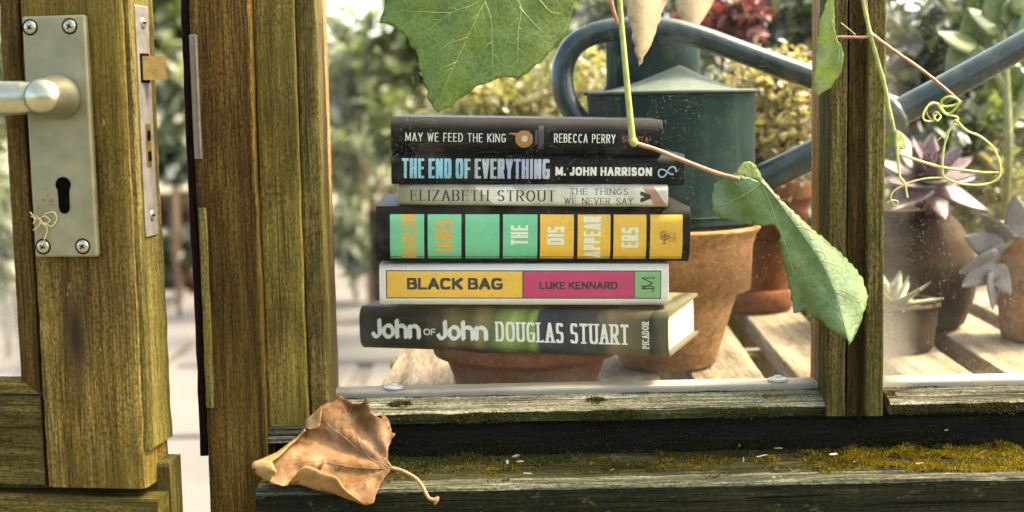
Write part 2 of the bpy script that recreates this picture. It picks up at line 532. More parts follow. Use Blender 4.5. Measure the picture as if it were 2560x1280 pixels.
# ------------------------------------------------------------------ the half-open door at the left
DOOR_ROT = R(-8.0)
dp = P(336, 640, -0.105)
door = empty('stable_door', (dp.x, dp.y, dp.z), 'upper half of weathered wooden door standing ajar with metal lever handle', 'door', rot=(0, 0, DOOR_ROT))
DM = Matrix.Rotation(DOOR_ROT, 3, 'Z')
DI = DM.transposed()
def PD(u, v, dy=0.0):
    """pixel to door coordinates on the plane dy behind the door's front face"""
    d = ray(u, v)
    n = DM @ Vector((0, 1, 0))
    o = dp + n * dy
    t = (o - CAM_LOC).dot(n) / d.dot(n)
    return DI @ (CAM_LOC + d * t - dp)
def dplank(name, tl, tr, bl, br, dep, mat, dy=0.0, r=.0015, wear=.0006, parent=door, n=40, seed=0):
    c = [PD(*q, dy) for q in (tl, tr, bl, br)]
    return obj(name, *plank_geo(*c, (0, dep, 0), r, n, wear, seed), mat, parent, world=False)
TH = .044
ZT, ZB = PD(336, -60).z, PD(366, 1222).z
XL = PD(62, 300).x
# stile, built straight in door space
st = obj('stile', *plank_geo((XL, 0, ZT), (0, 0, ZT), (XL, 0, ZB), (0, 0, ZB), (0, TH, 0), .0045, 60, .0007, 1), M['stile'], door, world=False)
# worn strip on the free edge behind the stile
ob = obj('edge_lipping', *plank_geo((-.0065, .003, ZT), (.0035, .003, ZT), (-.0065, .003, ZB + .028), (.0035, .003, ZB + .028), (0, TH - .001, 0), .003, 60, .0009, 5), M['board_knot'], door, world=False)
# glazing beads round the pane, mitred at the corner
xb0 = PD(12, 300, .004).x
zb1 = PD(40, 950, .004).z; zb0 = PD(40, 984, .004).z
obj('glazing_bead', *plank_geo((xb0, .004, ZT), (XL - .0022, .004, ZT), (xb0, .004, zb1), (XL - .0022, .004, zb0), (0, .014, 0), .002, 40, .0005, 2), M['rail'] if 0 else M['jamb'], door, world=False)
obj('glazing_bead', *plank_geo((-.32, .004, zb1), (-.32, .004, zb0), (xb0 - .0003, .004, zb1), (XL - .0025, .004, zb0), (0, .014, 0), .002, 30, .0005, 3), M['rail'], door, world=False)
obj('bottom_rail', *plank_geo((-.33, .003, zb0 - .0022), (-.33, .003, ZB), (XL - .0022, .003, zb0 - .0022), (XL - .0022, .003, ZB), (0, TH - .006, 0), .002, 30, .0006, 4), M['rail'], door, world=False)
pv, pf = box_geo(-.36, xb0 + .006, .0195, .0235, zb1 - .006, ZT)
obj('pane', pv, pf, M['glass_dirty'], door, world=False)

# handle plate with lever
pa, pb = PD(82, 40), PD(235, 640)
pc = PD(95, 640)
px0 = (PD(82, 340).x + PD(92, 340).x) / 2 - .0012
px1 = PD(238, 340).x
pz1, pz0 = PD(160, 40).z, PD(170, 640).z
plate = obj('handle_plate', *box_geo(px0, px1, -.0075, -.0004, pz0, pz1, .0016, 2), M['plate'], door, world=False)
def screw_geo(c, r, axis='y'):
    v, f = lathe_geo([(0.0004, .0011), (r * .45, .0010), (r * .9, .0006), (r, 0.0), (r, -.001)], 20)
    out = []
    for q in v:
        if axis == 'y': out.append((c[0] + q[0], c[1] - q[2], c[2] + q[1]))
        else: out.append((c[0] + q[2], c[1] + q[0], c[2] + q[1]))
    return out, f
pw, ph = px1 - px0, pz1 - pz0
for (a, b) in ((.13, .955), (.76, .955), (.14, .045), (.78, .045)):
    c = (px0 + pw * a, -.0080, pz0 + ph * b)
    s_ = obj('screw', *screw_geo(c, .0046), M['alu'], plate, world=False, smooth=True)
    m_ = MB()
    an = random.uniform(.5, 1.1)
    for k in (0, 1):
        bv, bf = box_geo(-.0021, .0021, -.0013, -.0007, -.0005, .0005)
        ca, sa = math.cos(an + k * math.pi / 2), math.sin(an + k * math.pi / 2)
        m_.add([(c[0] + q[0] * ca - q[2] * sa, c[1] + q[1] - k * .0001, c[2] + q[0] * sa + q[2] * ca) for q in bv], bf)
    m_.build('screw_slot', M['hole'], plate, world=False)
    rv, rf = lathe_geo([(.0048, 0), (.0054, .0003), (.0058, 0)], 20)
    obj('screw_recess', [(c[0] + q[0], -.0076 - q[2], c[2] + q[1]) for q in rv], rf, M['hole'], plate, world=False)
# euro keyhole: round head with a tail
kc = PD(158, 462, -.0076); kx, kz = kc.x, kc.z
kv = []
kr, kh, kw = .0056, .0165, .0040
for k in range(25):
    a = R(-40 + 260 * k / 24)
    kv.append((kx + kr * math.cos(a), kz + kr * math.sin(a)))
for k in range(13):
    a = R(180 + 180 * k / 12)
    kv.append((kx + kw * math.cos(a), kz - kh + kw * math.sin(a)))
n_ = len(kv)
obj('keyhole', [(x, -.0081, z) for x, z in kv] + [(x, -.0072, z) for x, z in kv], [tuple(range(n_))[::-1]] + [(i, (i + 1) % n_, n_ + (i + 1) % n_, n_ + i) for i in range(n_)], M['hole'], plate, world=False)
# lever: rose, neck and a tapering grip that runs out of the frame
hc = PD(150, 243, -.0076)
rv, rf = lathe_geo([(.0150, .0), (.0158, .002), (.0155, .006), (.0142, .012), (.0132, .020), (.0130, .026), (.0118, .031), (.0075, .0345), (.0003, .0355)], 36)
lever = obj('lever', [(hc.x + q[0], -.0076 - q[2], hc.z + q[1]) for q in rv], rf, M['alu'], plate, world=False, smooth=True)
lp = [(hc.x - .002, -.0285, hc.z), (hc.x - .014, -.0300, hc.z - .0002), (hc.x - .024, -.031, hc.z - .0002), (hc.x - .060, -.033, hc.z), (hc.x - .095, -.033, hc.z + .0005), (hc.x - .115, -.033, hc.z)]
lv, lf = tube_geo(spline(lp, 6), [.0100 + .0018 * min(1, i / 8) for i in range(31)], 24)
cy = -.031
obj('lever_grip', [(q[0], cy + (q[1] - cy) * .62, q[2]) for q in lv], lf, M['alu'], plate, world=False, smooth=True)
# rust specks and a bit of straw thread caught on the plate
rm = MB()
for (u, v, s) in ((108, 500, 2.2), (128, 503, 2.6), (119, 488, 1.3), (113, 470, 1.1), (186, 442, 1.0), (96, 520, 1.2), (130, 512, 1.5)):
    c = PD(u, v, -.0078)
    k = 9
    rm.add([(c.x + s * .00055 * random.uniform(.6, 1.2) * math.cos(6.283 * i / k), -.00785 - .0002 * (i % 2), c.z + s * .00055 * random.uniform(.6, 1.2) * math.sin(6.283 * i / k)) for i in range(k)] + [(c.x, -.0082, c.z)], [(i, (i + 1) % k, k) for i in range(k)])
rm.build('rust_speck', M['rust'], plate, world=False)
tm = MB()
for path in (((78, 540), (95, 548), (110, 540), (125, 552), (112, 560), (98, 556)), ((98, 545), (112, 560), (118, 575), (110, 600), (106, 615)), ((110, 535), (135, 530), (141, 548), (128, 566), (112, 556)), ((76, 530), (88, 545), (84, 560)), ((90, 538), (102, 552), (96, 566), (84, 575))):
    q = [PD(u, v, -.0092) + Vector((0, random.uniform(-.001, .0006), 0)) for u, v in path]
    tm.add(*tube_geo(spline(q, 5), .00032, 5))
tm.build('straw_thread', M['thread'], plate, world=False)

# lock case on the free edge of the door
ez1, ez0 = PD(345, 8).z, PD(360, 598).z
FX = .0036
face = obj('lock_faceplate', *box_geo(FX - .002, FX + .0014, .012, .0345, ez0, ez1, .0006, 1), M['galv'], door, world=False)
zs = [PD(355, 52).z, PD(370, 545).z]
for z in zs:
    c = (FX + .0016, .0235, z)
    v_, f_ = screw_geo(c, .0042, 'x')
    obj('screw', v_, f_, M['galv'], face, world=False, smooth=True)
    obj('screw_slot', *box_geo(FX + .0020, FX + .0029, .0207, .0263, z - .0006, z + .0006), M['hole'], face, world=False)
zl1, zl0 = PD(375, 137).z, PD(378, 198).z
obj('latch_bolt', [(FX + .0012, .0172, zl0), (FX + .0012, .0300, zl0), (FX + .0150, .0300, zl0), (FX + .0025, .0172, zl0),
                   (FX + .0012, .0172, zl1), (FX + .0012, .0300, zl1), (FX + .0150, .0300, zl1), (FX + .0025, .0172, zl1)],
    [(0, 3, 2, 1), (4, 5, 6, 7), (0, 1, 5, 4), (1, 2, 6, 5), (2, 3, 7, 6), (3, 0, 4, 7)], M['brass'], face, world=False)
obj('latch_opening', *box_geo(FX + .0008, FX + .00175, .0150, .0312, zl0 - .002, zl1 + .002), M['hole'], face, world=False)
zk1, zk0 = PD(368, 310).z, PD(372, 420).z
obj('bolt_slot', *box_geo(FX + .0008, FX + .0018, .0190, .0275, zk0, zk1), M['brass'], face, world=False)
obj('bolt_hole', *box_geo(FX + .0012, FX + .0023, .0210, .0260, zk1 - .012, zk1 - .005), M['hole'], face, world=False)
obj('bolt_hole', *box_geo(FX + .0012, FX + .0023, .0210, .0260, zk0 + .004, zk0 + .011), M['hole'], face, world=False)

# lower half of the stable door, rebated so its back lip rises behind the upper half
lowd = empty('lower_door', (dp.x, dp.y, 0.0), 'lower half of split wooden door, only its top edge in view', 'door', rot=(0, 0, DOOR_ROT))
z_l = PD(200, 1243).z + dp.z
z_lip = PD(415, 1148, .03).z + dp.z
xe = .0075
obj('front_board', *plank_geo((-.30, 0, z_l), (-.30, 0, z_l - .25), (xe + .001, 0, z_l), (xe + .001, 0, z_l - .25), (0, .021, 0), .003, 30, .0006, 11), M['rail'], lowd, world=False)
obj('back_board', *plank_geo((-.30, .0215, z_lip), (-.30, .0215, z_l - .25), (xe + .0022, .0215, z_lip), (xe + .0022, .0215, z_l - .25), (0, .023, 0), .0035, 30, .0008, 12), M['board_knot'], lowd, world=False)

# ------------------------------------------------------------------ door post beside the window
TOPV = -70
def wplank(name, tl, tr, bl, br, Y, dep, mat, parent, r=.0015, wear=.0006, seed=0, n=50):
    c = [P(u, v, Y) for (u, v) in (tl, tr, bl, br)]
    zt = (c[0].z + c[1].z) / 2; zb = (c[2].z + c[3].z) / 2
    xl = (c[0].x + c[2].x) / 2; xr = (c[1].x + c[3].x) / 2
    return obj(name, *plank_geo((xl, Y, zt), (xr, Y, zt), (xl, Y, zb), (xr, Y, zb), (0, dep, 0), r, n, wear, seed), mat, parent)
q0 = P(580, 1300, -.055)
post = empty('door_post', (q0.x, -.03, q0.z), 'brown weathered timber door post between open door and glass pane', 'door post')
JY = -.055
wplank('jamb', (474, TOPV), (636, TOPV), (522, 1330), (660, 1330), JY, .052, M['jamb'], post, .002, .0008, 21, 70)
wplank('door_stop', (452, TOPV), (476, TOPV), (493, 1140), (512, 1140), JY + .022, .03, M['shaded_stop_wood'], post, .002, .0007, 22, 50)
wplank('board', (638, TOPV), (741, TOPV), (661, 1066), (762, 1066), JY + .011, .045, M['board'], post, .0016, .0005, 23, 50)
wplank('board', (743, TOPV), (800, TOPV), (764, 1066), (812, 1066), JY + .016, .04, M['board_knot'], post, .0025, .0006, 24, 50)
wplank('inner_strip', (794, TOPV), (809, TOPV), (814, 1000), (824, 1000), .004, .035, M['lit_inner_wood'], post, .001, .0004, 25, 40)
wplank('repair_wedge', (497, 515), (521, 525), (513, 1020), (527, 1020), JY - .004, .006, M['board_knot'], post, .001, .0006, 26, 40)
# strike plate folded round the corner of the jamb
a0, a1 = P(482, 86, JY - .002), P(492, 398, JY - .002)
xs0 = (P(474, 86, JY).x + P(488, 398, JY).x) / 2
xs1 = (P(496, 86, JY).x + P(504, 398, JY).x) / 2
strike = obj('strike_plate', *box_geo(xs0, xs1, JY - .0030, JY + .001, a1.z, a0.z, .0008, 2), M['strike'], post)
obj('strike_lip', *box_geo(xs0 + .0042, xs0 + .0054, JY - .0040, JY - .0028, a1.z + .002, a0.z - .002, .0003, 1), M['galv'], strike)
# stepped moulding under the short boards
for i, (v0, v1, dy) in enumerate(((1068, 1078, .012), (1080, 1093, .009), (1095, 1112, .006))):
    a = P(661, v0, JY + dy); b = P(850, v1, JY + dy)
    obj('moulding', *plank_geo((a.x, JY + dy, a.z), (a.x, JY + dy, a.z - (v1 - v0) / SC(JY) + .0004), (b.x, JY + dy, a.z), (b.x, JY + dy, a.z - (v1 - v0) / SC(JY) + .0004), (0, .03, 0), .001, 20, .0004, 30 + i), M['sill_edge'], post)

# ------------------------------------------------------------------ the window
w0 = P(1400, 1280, -.02)
win = empty('greenhouse_window', (w0.x, -.02, w0.z), 'wooden greenhouse window with dusty panes and mossy sill', 'window')
zA = P(1500, 986, -.002).z         # bead, back edge at the glass
zB = P(1500, 1024, -.028).z        # bead, front edge
zC = P(1500, 1052, -.028).z        # underside of the lip
zS = P(1500, 1136, -.022).z        # sill, back
zF = P(1500, 1207, -.092).z        # sill, front edge
XE = P(812, 985, -.002).x
XM0, XM1 = P(2070, 985, -.002).x, P(2214, 985, -.002).x
XR = .52
def bead_geo(x0, x1, seed):
    prof = [(-.0005, zA + .0004)]
    for t in (.06, .18, .225, .25, .275, .38, .50, .535, .56, .62, .74, .775, .80, .90, .97):
        dz = -.0012 if t in (.25, .535, .775) else 0.0
        prof.append((-.0005 - .0260 * t, zA + .0004 + (zB + .0010 - zA) * t + dz))
    prof += [(-.0280, zB - .0008), (-.0285, zC + .001), (-.0270, zC), (.004, zC)]
    n = 150
    v, f = [], []
    for i in range(n + 1):
        x = x0 + (x1 - x0) * i / n
        for j, (y, z) in enumerate(prof):
            nv = noise.noise_vector(Vector((x * 45, j * 1.7 + seed, 0)))
            n2 = noise.noise_vector(Vector((x * 260, j * 3.1 + seed, 2)))
            k = (.0006 if j < 16 else .0009) if 0 < j < len(prof) - 2 else 0.0
            v.append((x, y + nv.x * k + n2.x * k * .5, z + nv.y * k + n2.y * k * .5))
    m = len(prof)
    fm = []
    for i in range(n):
        for j in range(m - 1):
            f.append((i * m + j, i * m + j + 1, (i + 1) * m + j + 1, (i + 1) * m + j))
            fm.append(1 if j > 15 else 0)
    f.append(tuple(range(m - 1, -1, -1))); f.append(tuple(n * m + j for j in range(m)))
    fm += [0, 0]
    return v, f, fm
for (xa_, xb_, sd_) in ((XE - .004, XM0 + .003, 1), (XM1 - .003, XR, 5)):
    v_, f_, fm_ = bead_geo(xa_, xb_, sd_)
    obj('glazing_bead', v_, f_, None, win, mats=[M['bead'], M['sill']], fmat=fm_)
# boards below: black upright board, sloping sill with a worn nosing
XS0 = P(659, 1200, -.06).x
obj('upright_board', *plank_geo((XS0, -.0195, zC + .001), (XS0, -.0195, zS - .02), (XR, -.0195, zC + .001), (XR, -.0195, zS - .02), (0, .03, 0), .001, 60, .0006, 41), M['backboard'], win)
def sill_geo():
    prof = [(-.010, zS + .0005), (-.030, zS - .0004), (-.055, (zS + zF) / 2), (-.078, zF + .0010), (-.0895, zF), (-.0925, zF - .0016), (-.0935, zF - .004), (-.0938, zF - .03), (-.0938, zF - .08), (-.01, zF - .08)]
    n = 160
    v, f = [], []
    for i in range(n + 1):
        x = XS0 + (XR - XS0) * i / n
        for j, (y, z) in enumerate(prof):
            nv = noise.noise_vector(Vector((x * 30, j * 1.9, 7)))
            n2 = noise.noise_vector(Vector((x * 140, j * 2.3, 9)))
            k = .0010 if 0 < j < 8 else .0
            v.append((x, y + nv.x * k + n2.x * k * .5, z + nv.y * k * .8 + n2.y * k * .4))
    m = len(prof)
    fm = []
    for i in range(n):
        for j in range(m - 1):
            f.append((i * m + j, i * m + j + 1, (i + 1) * m + j + 1, (i + 1) * m + j))
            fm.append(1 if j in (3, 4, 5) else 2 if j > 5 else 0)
    f.append(tuple(range(m - 1, -1, -1))); f.append(tuple(n * m + j for j in range(m)))
    fm += [0, 0]
    return v, f, fm
v_, f_, fm_ = sill_geo()
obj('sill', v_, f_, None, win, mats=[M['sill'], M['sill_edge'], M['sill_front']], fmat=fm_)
# mullion of three strips, with inner stop on the greenhouse side coloured as lit
mt, mb = -70, 1040
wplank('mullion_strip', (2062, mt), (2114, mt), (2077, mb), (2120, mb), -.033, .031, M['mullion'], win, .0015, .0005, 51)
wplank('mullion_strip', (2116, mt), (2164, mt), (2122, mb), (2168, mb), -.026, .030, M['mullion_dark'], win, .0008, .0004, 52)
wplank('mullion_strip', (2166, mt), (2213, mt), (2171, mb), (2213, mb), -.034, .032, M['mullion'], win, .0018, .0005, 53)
wplank('inner_strip', (2041, mt), (2057, mt), (2057, 985), (2069, 985), .004, .030, M['lit_inner_wood'], win, .0012, .0004, 54)
wplank('inner_strip', (2060, mt), (2205, mt), (2072, 985), (2205, 985), .006, .034, M['lit_inner_wood'], win, .0012, .0004, 55)
# panes
gz1 = P(1400, -70, 0).z
obj('pane', *box_geo(XE - .006, XM0 + .004, .0, .003, zA - .006, gz1), M['glass'], win)
obj('pane', *box_geo(XM1 - .004, XR, .0, .003, zA - .006, gz1), M['glass_dirty'], win)
# pale inner ledge that shows through the foot of the panes
zi = P(1500, 967, .006).z
obj('inner_ledge', *plank_geo((XE - .01, .0055, zi), (XE - .01, .0055, zi - .05), (XR, .0055, zi), (XR, .0055, zi - .05), (0, .022, 0), .002, 50, .0004, 61), M['ledge'], win)

# ------------------------------------------------------------------ slatted bench inside
BZ = CAM_LOC.z - .262
SK = R(2.4)
bench = empty('slatted_bench', (.1, .45, 0), 'pale slatted wooden bench carrying the pots behind the glass', 'bench')
sd = Vector((math.sin(SK), math.cos(SK), 0)); sx_ = Vector((math.cos(SK), -math.sin(SK), 0))
base = P(941, 976, 0)
# where the left bench edge meets z = BZ along pixel (941, 976)
d_ = ray(941, 976); t_ = (BZ - CAM_LOC.z) / d_.z; e0 = CAM_LOC + d_ * t_
d_ = ray(1924, 959); t_ = (BZ - CAM_LOC.z) / d_.z; e1 = CAM_LOC + d_ * t_
width4 = (e1 - e0).dot(sx_)
gapw = .030
per = (width4 + gapw) / 4.0
e0 = e0 - sd * (e0.y - .045)
for i in range(-0, 8):
    a = e0 + sx_ * (per * i)
    b = a + sx_ * (per - gapw)
    L = .80
    o = obj('slat', *plank_geo(a, b, a + sd * L, b + sd * L, (0, 0, -.020), .002, 24, .0005, 70 + i), M['slat'], bench)
for y in (.10, .42, .74):
    obj('cross_rail', *box_geo(e0.x - .004, e0.x + per * 8, y, y + .035, BZ - .072, BZ - .0215, .002, 1), M['board'], bench)
for x in (e0.x + .03, e0.x + per * 8 - .06):
    for y in (.135, .70):
        obj('leg', *box_geo(x, x + .04, y, y + .038, .034, BZ - .0725, .002, 1), M['board'], bench)
# ------------------------------------------------------------------ lettering: a small pen font stamped on a fine grid
def arc(cx, cy, rx, ry, a0, a1, n=22, p=2.0):
    out = []
    for i in range(n + 1):
        a = R(a0 + (a1 - a0) * i / n)
        c, s = math.cos(a), math.sin(a)
        out.append((cx + rx * math.copysign(abs(c) ** (2 / p), c), cy + ry * math.copysign(abs(s) ** (2 / p), s)))
    return out
def glyphs(p=2.0):
    G = {
     'A': (1.0, [[(0, 0), (.5, 1), (1, 0)], [(.18, .32), (.82, .32)]]),
     'B': (.86, [[(0, 0), (0, 1)], [(0, 1), (.5, 1)] + arc(.5, .765, .42, .235, 90, -90, p=p) + [(0, .53)], [(0, .53), (.5, .53)] + arc(.5, .265, .5, .265, 90, -90, p=p) + [(0, 0)]]),
     'C': (.95, [arc(.52, .5, .52, .5, 48, 312, 30, p)]),
     'D': (.98, [[(0, 0), (0, 1)], [(0, 1), (.4, 1)] + arc(.4, .5, .6, .5, 90, -90, 26, p) + [(0, 0)]]),
     'E': (.76, [[(0, 0), (0, 1)], [(0, 1), (1, 1)], [(0, .52), (.86, .52)], [(0, 0), (1, 0)]]),
     'F': (.72, [[(0, 0), (0, 1)], [(0, 1), (1, 1)], [(0, .5), (.86, .5)]]),
     'G': (1.0, [arc(.52, .5, .52, .5, 48, 325, 30, p) + [(1, .42)], [(.58, .44), (1, .44)]]),
     'H': (.95, [[(0, 0), (0, 1)], [(1, 0), (1, 1)], [(0, .52), (1, .52)]]),
     'I': (.02, [[(.5, 0), (.5, 1)]]),
     'J': (.62, [[(1, 1), (1, .27)] + arc(.5, .27, .5, .27, 0, -165, 16, p)]),
     'K': (.92, [[(0, 0), (0, 1)], [(1, 1), (.03, .42)], [(.3, .58), (1, 0)]]),
     'L': (.72, [[(0, 1), (0, 0)], [(0, 0), (1, 0)]]),
     'M': (1.22, [[(0, 0), (0, 1)], [(0, 1), (.5, .12), (1, 1)], [(1, 1), (1, 0)]]),
     'N': (1.0, [[(0, 0), (0, 1)], [(0, 1), (1, 0)], [(1, 0), (1, 1)]]),
     'O': (1.1, [arc(.5, .5, .5, .5, 0, 360, 44, p)]),
     'P': (.82, [[(0, 0), (0, 1)], [(0, 1), (.5, 1)] + arc(.5, .73, .5, .27, 90, -90, p=p) + [(0, .46)]]),
     'R': (.90, [[(0, 0), (0, 1)], [(0, 1), (.5, 1)] + arc(.5, .74, .48, .26, 90, -90, p=p) + [(0, .48)], [(.45, .48), (1, 0)]]),
     'S': (.82, [arc(.5, .75, .46, .25, 28, 262, 20, p) + arc(.5, .26, .5, .26, 88, -152, 20, p)]),
     'T': (.88, [[(.5, 0), (.5, 1)], [(0, 1), (1, 1)]]),
     'U': (.95, [[(0, 1), (0, .32)] + arc(.5, .32, .5, .32, 180, 360, 20, p) + [(1, 1)]]),
     'V': (1.0, [[(0, 1), (.5, 0), (1, 1)]]),
     'W': (1.4, [[(0, 1), (.26, 0), (.5, .92), (.74, 0), (1, 1)]]),
     'Y': (.98, [[(0, 1), (.5, .48), (1, 1)], [(.5, .48), (.5, 0)]]),
     'Z': (.86, [[(0, 1), (1, 1), (0, 0), (1, 0)]]),
     '.': (.02, [[(.5, 0), (.5, 0.01)]]),
     'o': (.86, [arc(.5, .34, .5, .34, 0, 360, 36, p)]),
     'n': (.80, [[(0, 0), (0, .68)], [(0, .48)] + arc(.5, .42, .5, .26, 165, 0, 14, p) + [(1, 0)]]),
     'h': (.80, [[(0, 0), (0, 1)], [(0, .48)] + arc(.5, .42, .5, .26, 165, 0, 14, p) + [(1, 0)]]),
    }
    return G

CELL = .00017
def text_mask(s, W, H, sx, sy, gap, p=2.0, serif=0.0, nib=None, space=.55, flare=0.0):
    """boolean grid (rows from the bottom) of the string filling W x H metres; sx, sy = pen width and height as a share of H"""
    G = glyphs(p)
    px, py = sx * H, sy * H
    gw = [G[c][0] if c != ' ' else None for c in s]
    fixed = sum(px + gap * H for c in s if c != ' ')
    tot = sum(w for w in gw if w is not None) + space * s.count(' ')
    k = max(1e-5, (W - fixed + gap * H)) / tot
    nx, ny = int(W / CELL) + 6, int(H / CELL) + 6
    m = np.zeros((ny, nx), bool)
    hx, hy = max(1, px / CELL / 2), max(1, py / CELL / 2)
    if nib:
        R_ = int(max(hx, hy)) + 2
        yy, xx = np.mgrid[-R_:R_ + 1, -R_:R_ + 1]
        ca, sa = math.cos(R(nib)), math.sin(R(nib))
        pen = (np.abs(xx * ca + yy * sa) <= hx) & (np.abs(-xx * sa + yy * ca) <= hy)
    def stamp(x, y, hx=hx, hy=hy):
        cx, cy = x / CELL + 3, y / CELL + 3
        if nib:
            i, j = int(round(cy)) - R_, int(round(cx)) - R_
            i0, j0 = max(0, -i), max(0, -j)
            i1, j1 = min(2 * R_ + 1, ny - i), min(2 * R_ + 1, nx - j)
            if i1 > i0 and j1 > j0: m[i + i0:i + i1, j + j0:j + j1] |= pen[i0:i1, j0:j1]
        else:
            m[max(0, int(round(cy - hy))):max(0, int(round(cy + hy))), max(0, int(round(cx - hx))):max(0, int(round(cx + hx)))] = True
    def line(a, b, hx=hx, hy=hy):
        n = int(max(abs(b[0] - a[0]), abs(b[1] - a[1])) / CELL * 1.3) + 1
        for i in range(n + 1):
            stamp(a[0] + (b[0] - a[0]) * i / n, a[1] + (b[1] - a[1]) * i / n, hx, hy)
    x = 0.0
    for c in s:
        if c == ' ':
            x += space * k
            continue
        w, strokes = G[c]
        w *= k
        for st_ in strokes:
            q = [(x + px / 2 + a * w, py / 2 + b * (H - py)) for a, b in st_]
            for a, b in zip(q, q[1:]): line(a, b)
            if serif:
                for e, o_ in ((q[0], q[1]), (q[-1], q[-2])):
                    dx, dy = abs(e[0] - o_[0]), abs(e[1] - o_[1])
                    lo_hi = e[1] < py or e[1] > H - py
                    if dy > dx * .5 and lo_hi and c not in 'CGSOU':
                        line((e[0] - px / 2 - serif * H, e[1]), (e[0] + px / 2 + serif * H, e[1]), max(1, py / CELL / 2), hy)
                    elif c == 'U' and lo_hi:
                        line((e[0] - px / 2 - serif * H, e[1]), (e[0] + px / 2 + serif * H, e[1]), max(1, py / CELL / 2), hy)
                    elif dx > dy and c in 'EFTLZ' and e[0] - x > w * .55 + 0 or (c in 'TZ' and dx > dy):
                        sg = -1 if e[1] > H * .6 else 1
                        if abs(e[1] - H / 2) < H * .2: line((e[0], e[1] - serif * H), (e[0], e[1] + serif * H), max(1, py / CELL / 2), hy)
                        else: line((e[0], e[1]), (e[0], e[1] + sg * serif * 2.0 * H), max(1, py / CELL / 2), hy)
        x += w + px + gap * H
    return m

class Spine:
    """a book's spine as a curved sheet; prints are laid on it in fractions of its length and height (v from the top)"""
    def __init__(s, L, T, bulge, p): s.L, s.T, s.b, s.p, s.lay = L, T, bulge, p, 0
    def y(s, z):
        k = min(1.0, abs(2 * z / s.T))
        return -s.b + (s.b + .003) * k ** s.p
    def quads(s, rects, off):
        v, f = [], []
        for (x0, x1, z0, z1) in rects:
            n = len(v)
            v += [(x0, s.y(z0) - off, z0), (x1, s.y(z0) - off, z0), (x1, s.y(z1) - off, z1), (x0, s.y(z1) - off, z1)]
            f.append((n, n + 1, n + 2, n + 3))
        return v, f
    def rect(s, u0, u1, v0, v1, name, mat, parent, lay=1, n=14, skew=0.0):
        x0, x1 = (u0 - .5) * s.L, (u1 - .5) * s.L
        za, zb = (.5 - v1) * s.T, (.5 - v0) * s.T
        r = []
        v, f = [], []
        for i in range(n + 1):
            z = za + (zb - za) * i / n
            dx = skew * (i / n)
            v += [(x0 + dx, s.y(z) - .00007 * lay, z), (x1 + dx, s.y(z) - .00007 * lay, z)]
            if i: f.append((2 * i - 2, 2 * i - 1, 2 * i + 1, 2 * i))
        return obj(name, v, f, mat, parent, world=False, smooth=True)
    def mask(s, m, uc, vc, name, mat, parent, lay=2):
        ny, nx = m.shape
        X0 = (uc - .5) * s.L - nx * CELL / 2
        Z0 = (.5 - vc) * s.T - ny * CELL / 2
        rects = []
        for j in range(ny):
            row = m[j].astype(np.int8)
            d = np.diff(np.concatenate(([0], row, [0])))
            for a, b in zip(np.where(d == 1)[0], np.where(d == -1)[0]):
                rects.append((X0 + a * CELL, X0 + b * CELL, Z0 + j * CELL, Z0 + (j + 1) * CELL))
        return obj(name, *s.quads(rects, .00007 * lay), mat, parent, world=False)
    def text(s, t, u0, u1, vc, h, mat, parent, sx, sy, gap, lay=2, name='lettering', rot=False, **k):
        if rot:   # reads upwards: u0, u1 give the letter height, h the run length as a share of the spine height
            m = text_mask(t, h * s.T, (u1 - u0) * s.L, sx, sy, gap, **k)
            m = np.rot90(m[::-1], 1)[::-1]
        else:
            m = text_mask(t, (u1 - u0) * s.L, h * s.T, sx, sy, gap, **k)
        return s.mask(m, (u0 + u1) / 2, vc, name, mat, parent, lay)

def ink(name, col, rough=.45, var=.06): return plain(name, col, rough, var=var, scale=200, bump=.03)
def spine_art(name, stops, soft=.02, rough=.35, L=.24, dist=.12):
    t = NT(name)
    sep = t.n('ShaderNodeSeparateXYZ')
    t.l(t.n('ShaderNodeTexCoord').outputs['Object'], sep.inputs[0])
    wob = t.noise(t.coord((26, 26, 14), rnd=False), 1, 5, .6)
    f = t.math('ADD', t.math('DIVIDE', sep.outputs[0], L), t.math('ADD', .5, t.math('MULTIPLY', t.math('SUBTRACT', wob, .5), dist)))
    c = t.ramp(f, stops)
    fn = t.noise(t.coord((150, 150, 60), rnd=False), 1, 6, .65)
    c = t.mix(1.0, c, t.ramp(fn, [(.3, .82), (.7, 1.14)]), 'MULTIPLY')
    return t.done(t.pbsdf(c, .55, None, spec=.10))
def page_mat():
    t = NT('page_edges')
    n = t.noise(t.coord((14, 14, 2600), rnd=False), 1, 3, .6)
    c = t.ramp(n, [(.3, (.28, .24, .165)), (.7, (.48, .425, .32))])
    return t.done(t.pbsdf(c, .8, t.bump(n, .4, .0004)))
M['pages'] = page_mat()
K = {}
K['white'] = ink('print_white', (.80, .79, .68)); K['pale'] = ink('print_pale', (.74, .78, .58)); K['black'] = ink('print_black', (.012, .012, .011))
K['yellow'] = ink('print_yellow', (.80, .47, .04)); K['green'] = ink('print_green', (.15, .52, .26)); K['magenta'] = ink('print_magenta', (.50, .022, .115))
K['lime'] = ink('print_leaf_green', (.19, .42, .16)); K['orange'] = ink('print_orange', (.62, .36, .05)); K['brown'] = ink('print_brown', (.19, .10, .045))
K['copper'] = ink('print_copper', (.28, .085, .035)); K['blue'] = ink('print_pale_blue', (.36, .56, .68)); K['pink'] = ink('print_dusty_pink', (.42, .22, .14))
K['grey'] = ink('print_grey', (.045, .045, .043)); K['dimtext'] = ink('print_dark_brown', (.055, .034, .015)); K['tan'] = ink('print_tan', (.40, .19, .055)); K['cream'] = ink('print_cream', (.58, .55, .44))
K['slab'] = ink('print_pale_slab', (.76, .74, .60)); K['olive'] = ink('print_olive', (.20, .19, .11)); K['inkbrown'] = ink('print_near_black', (.025, .02, .014))

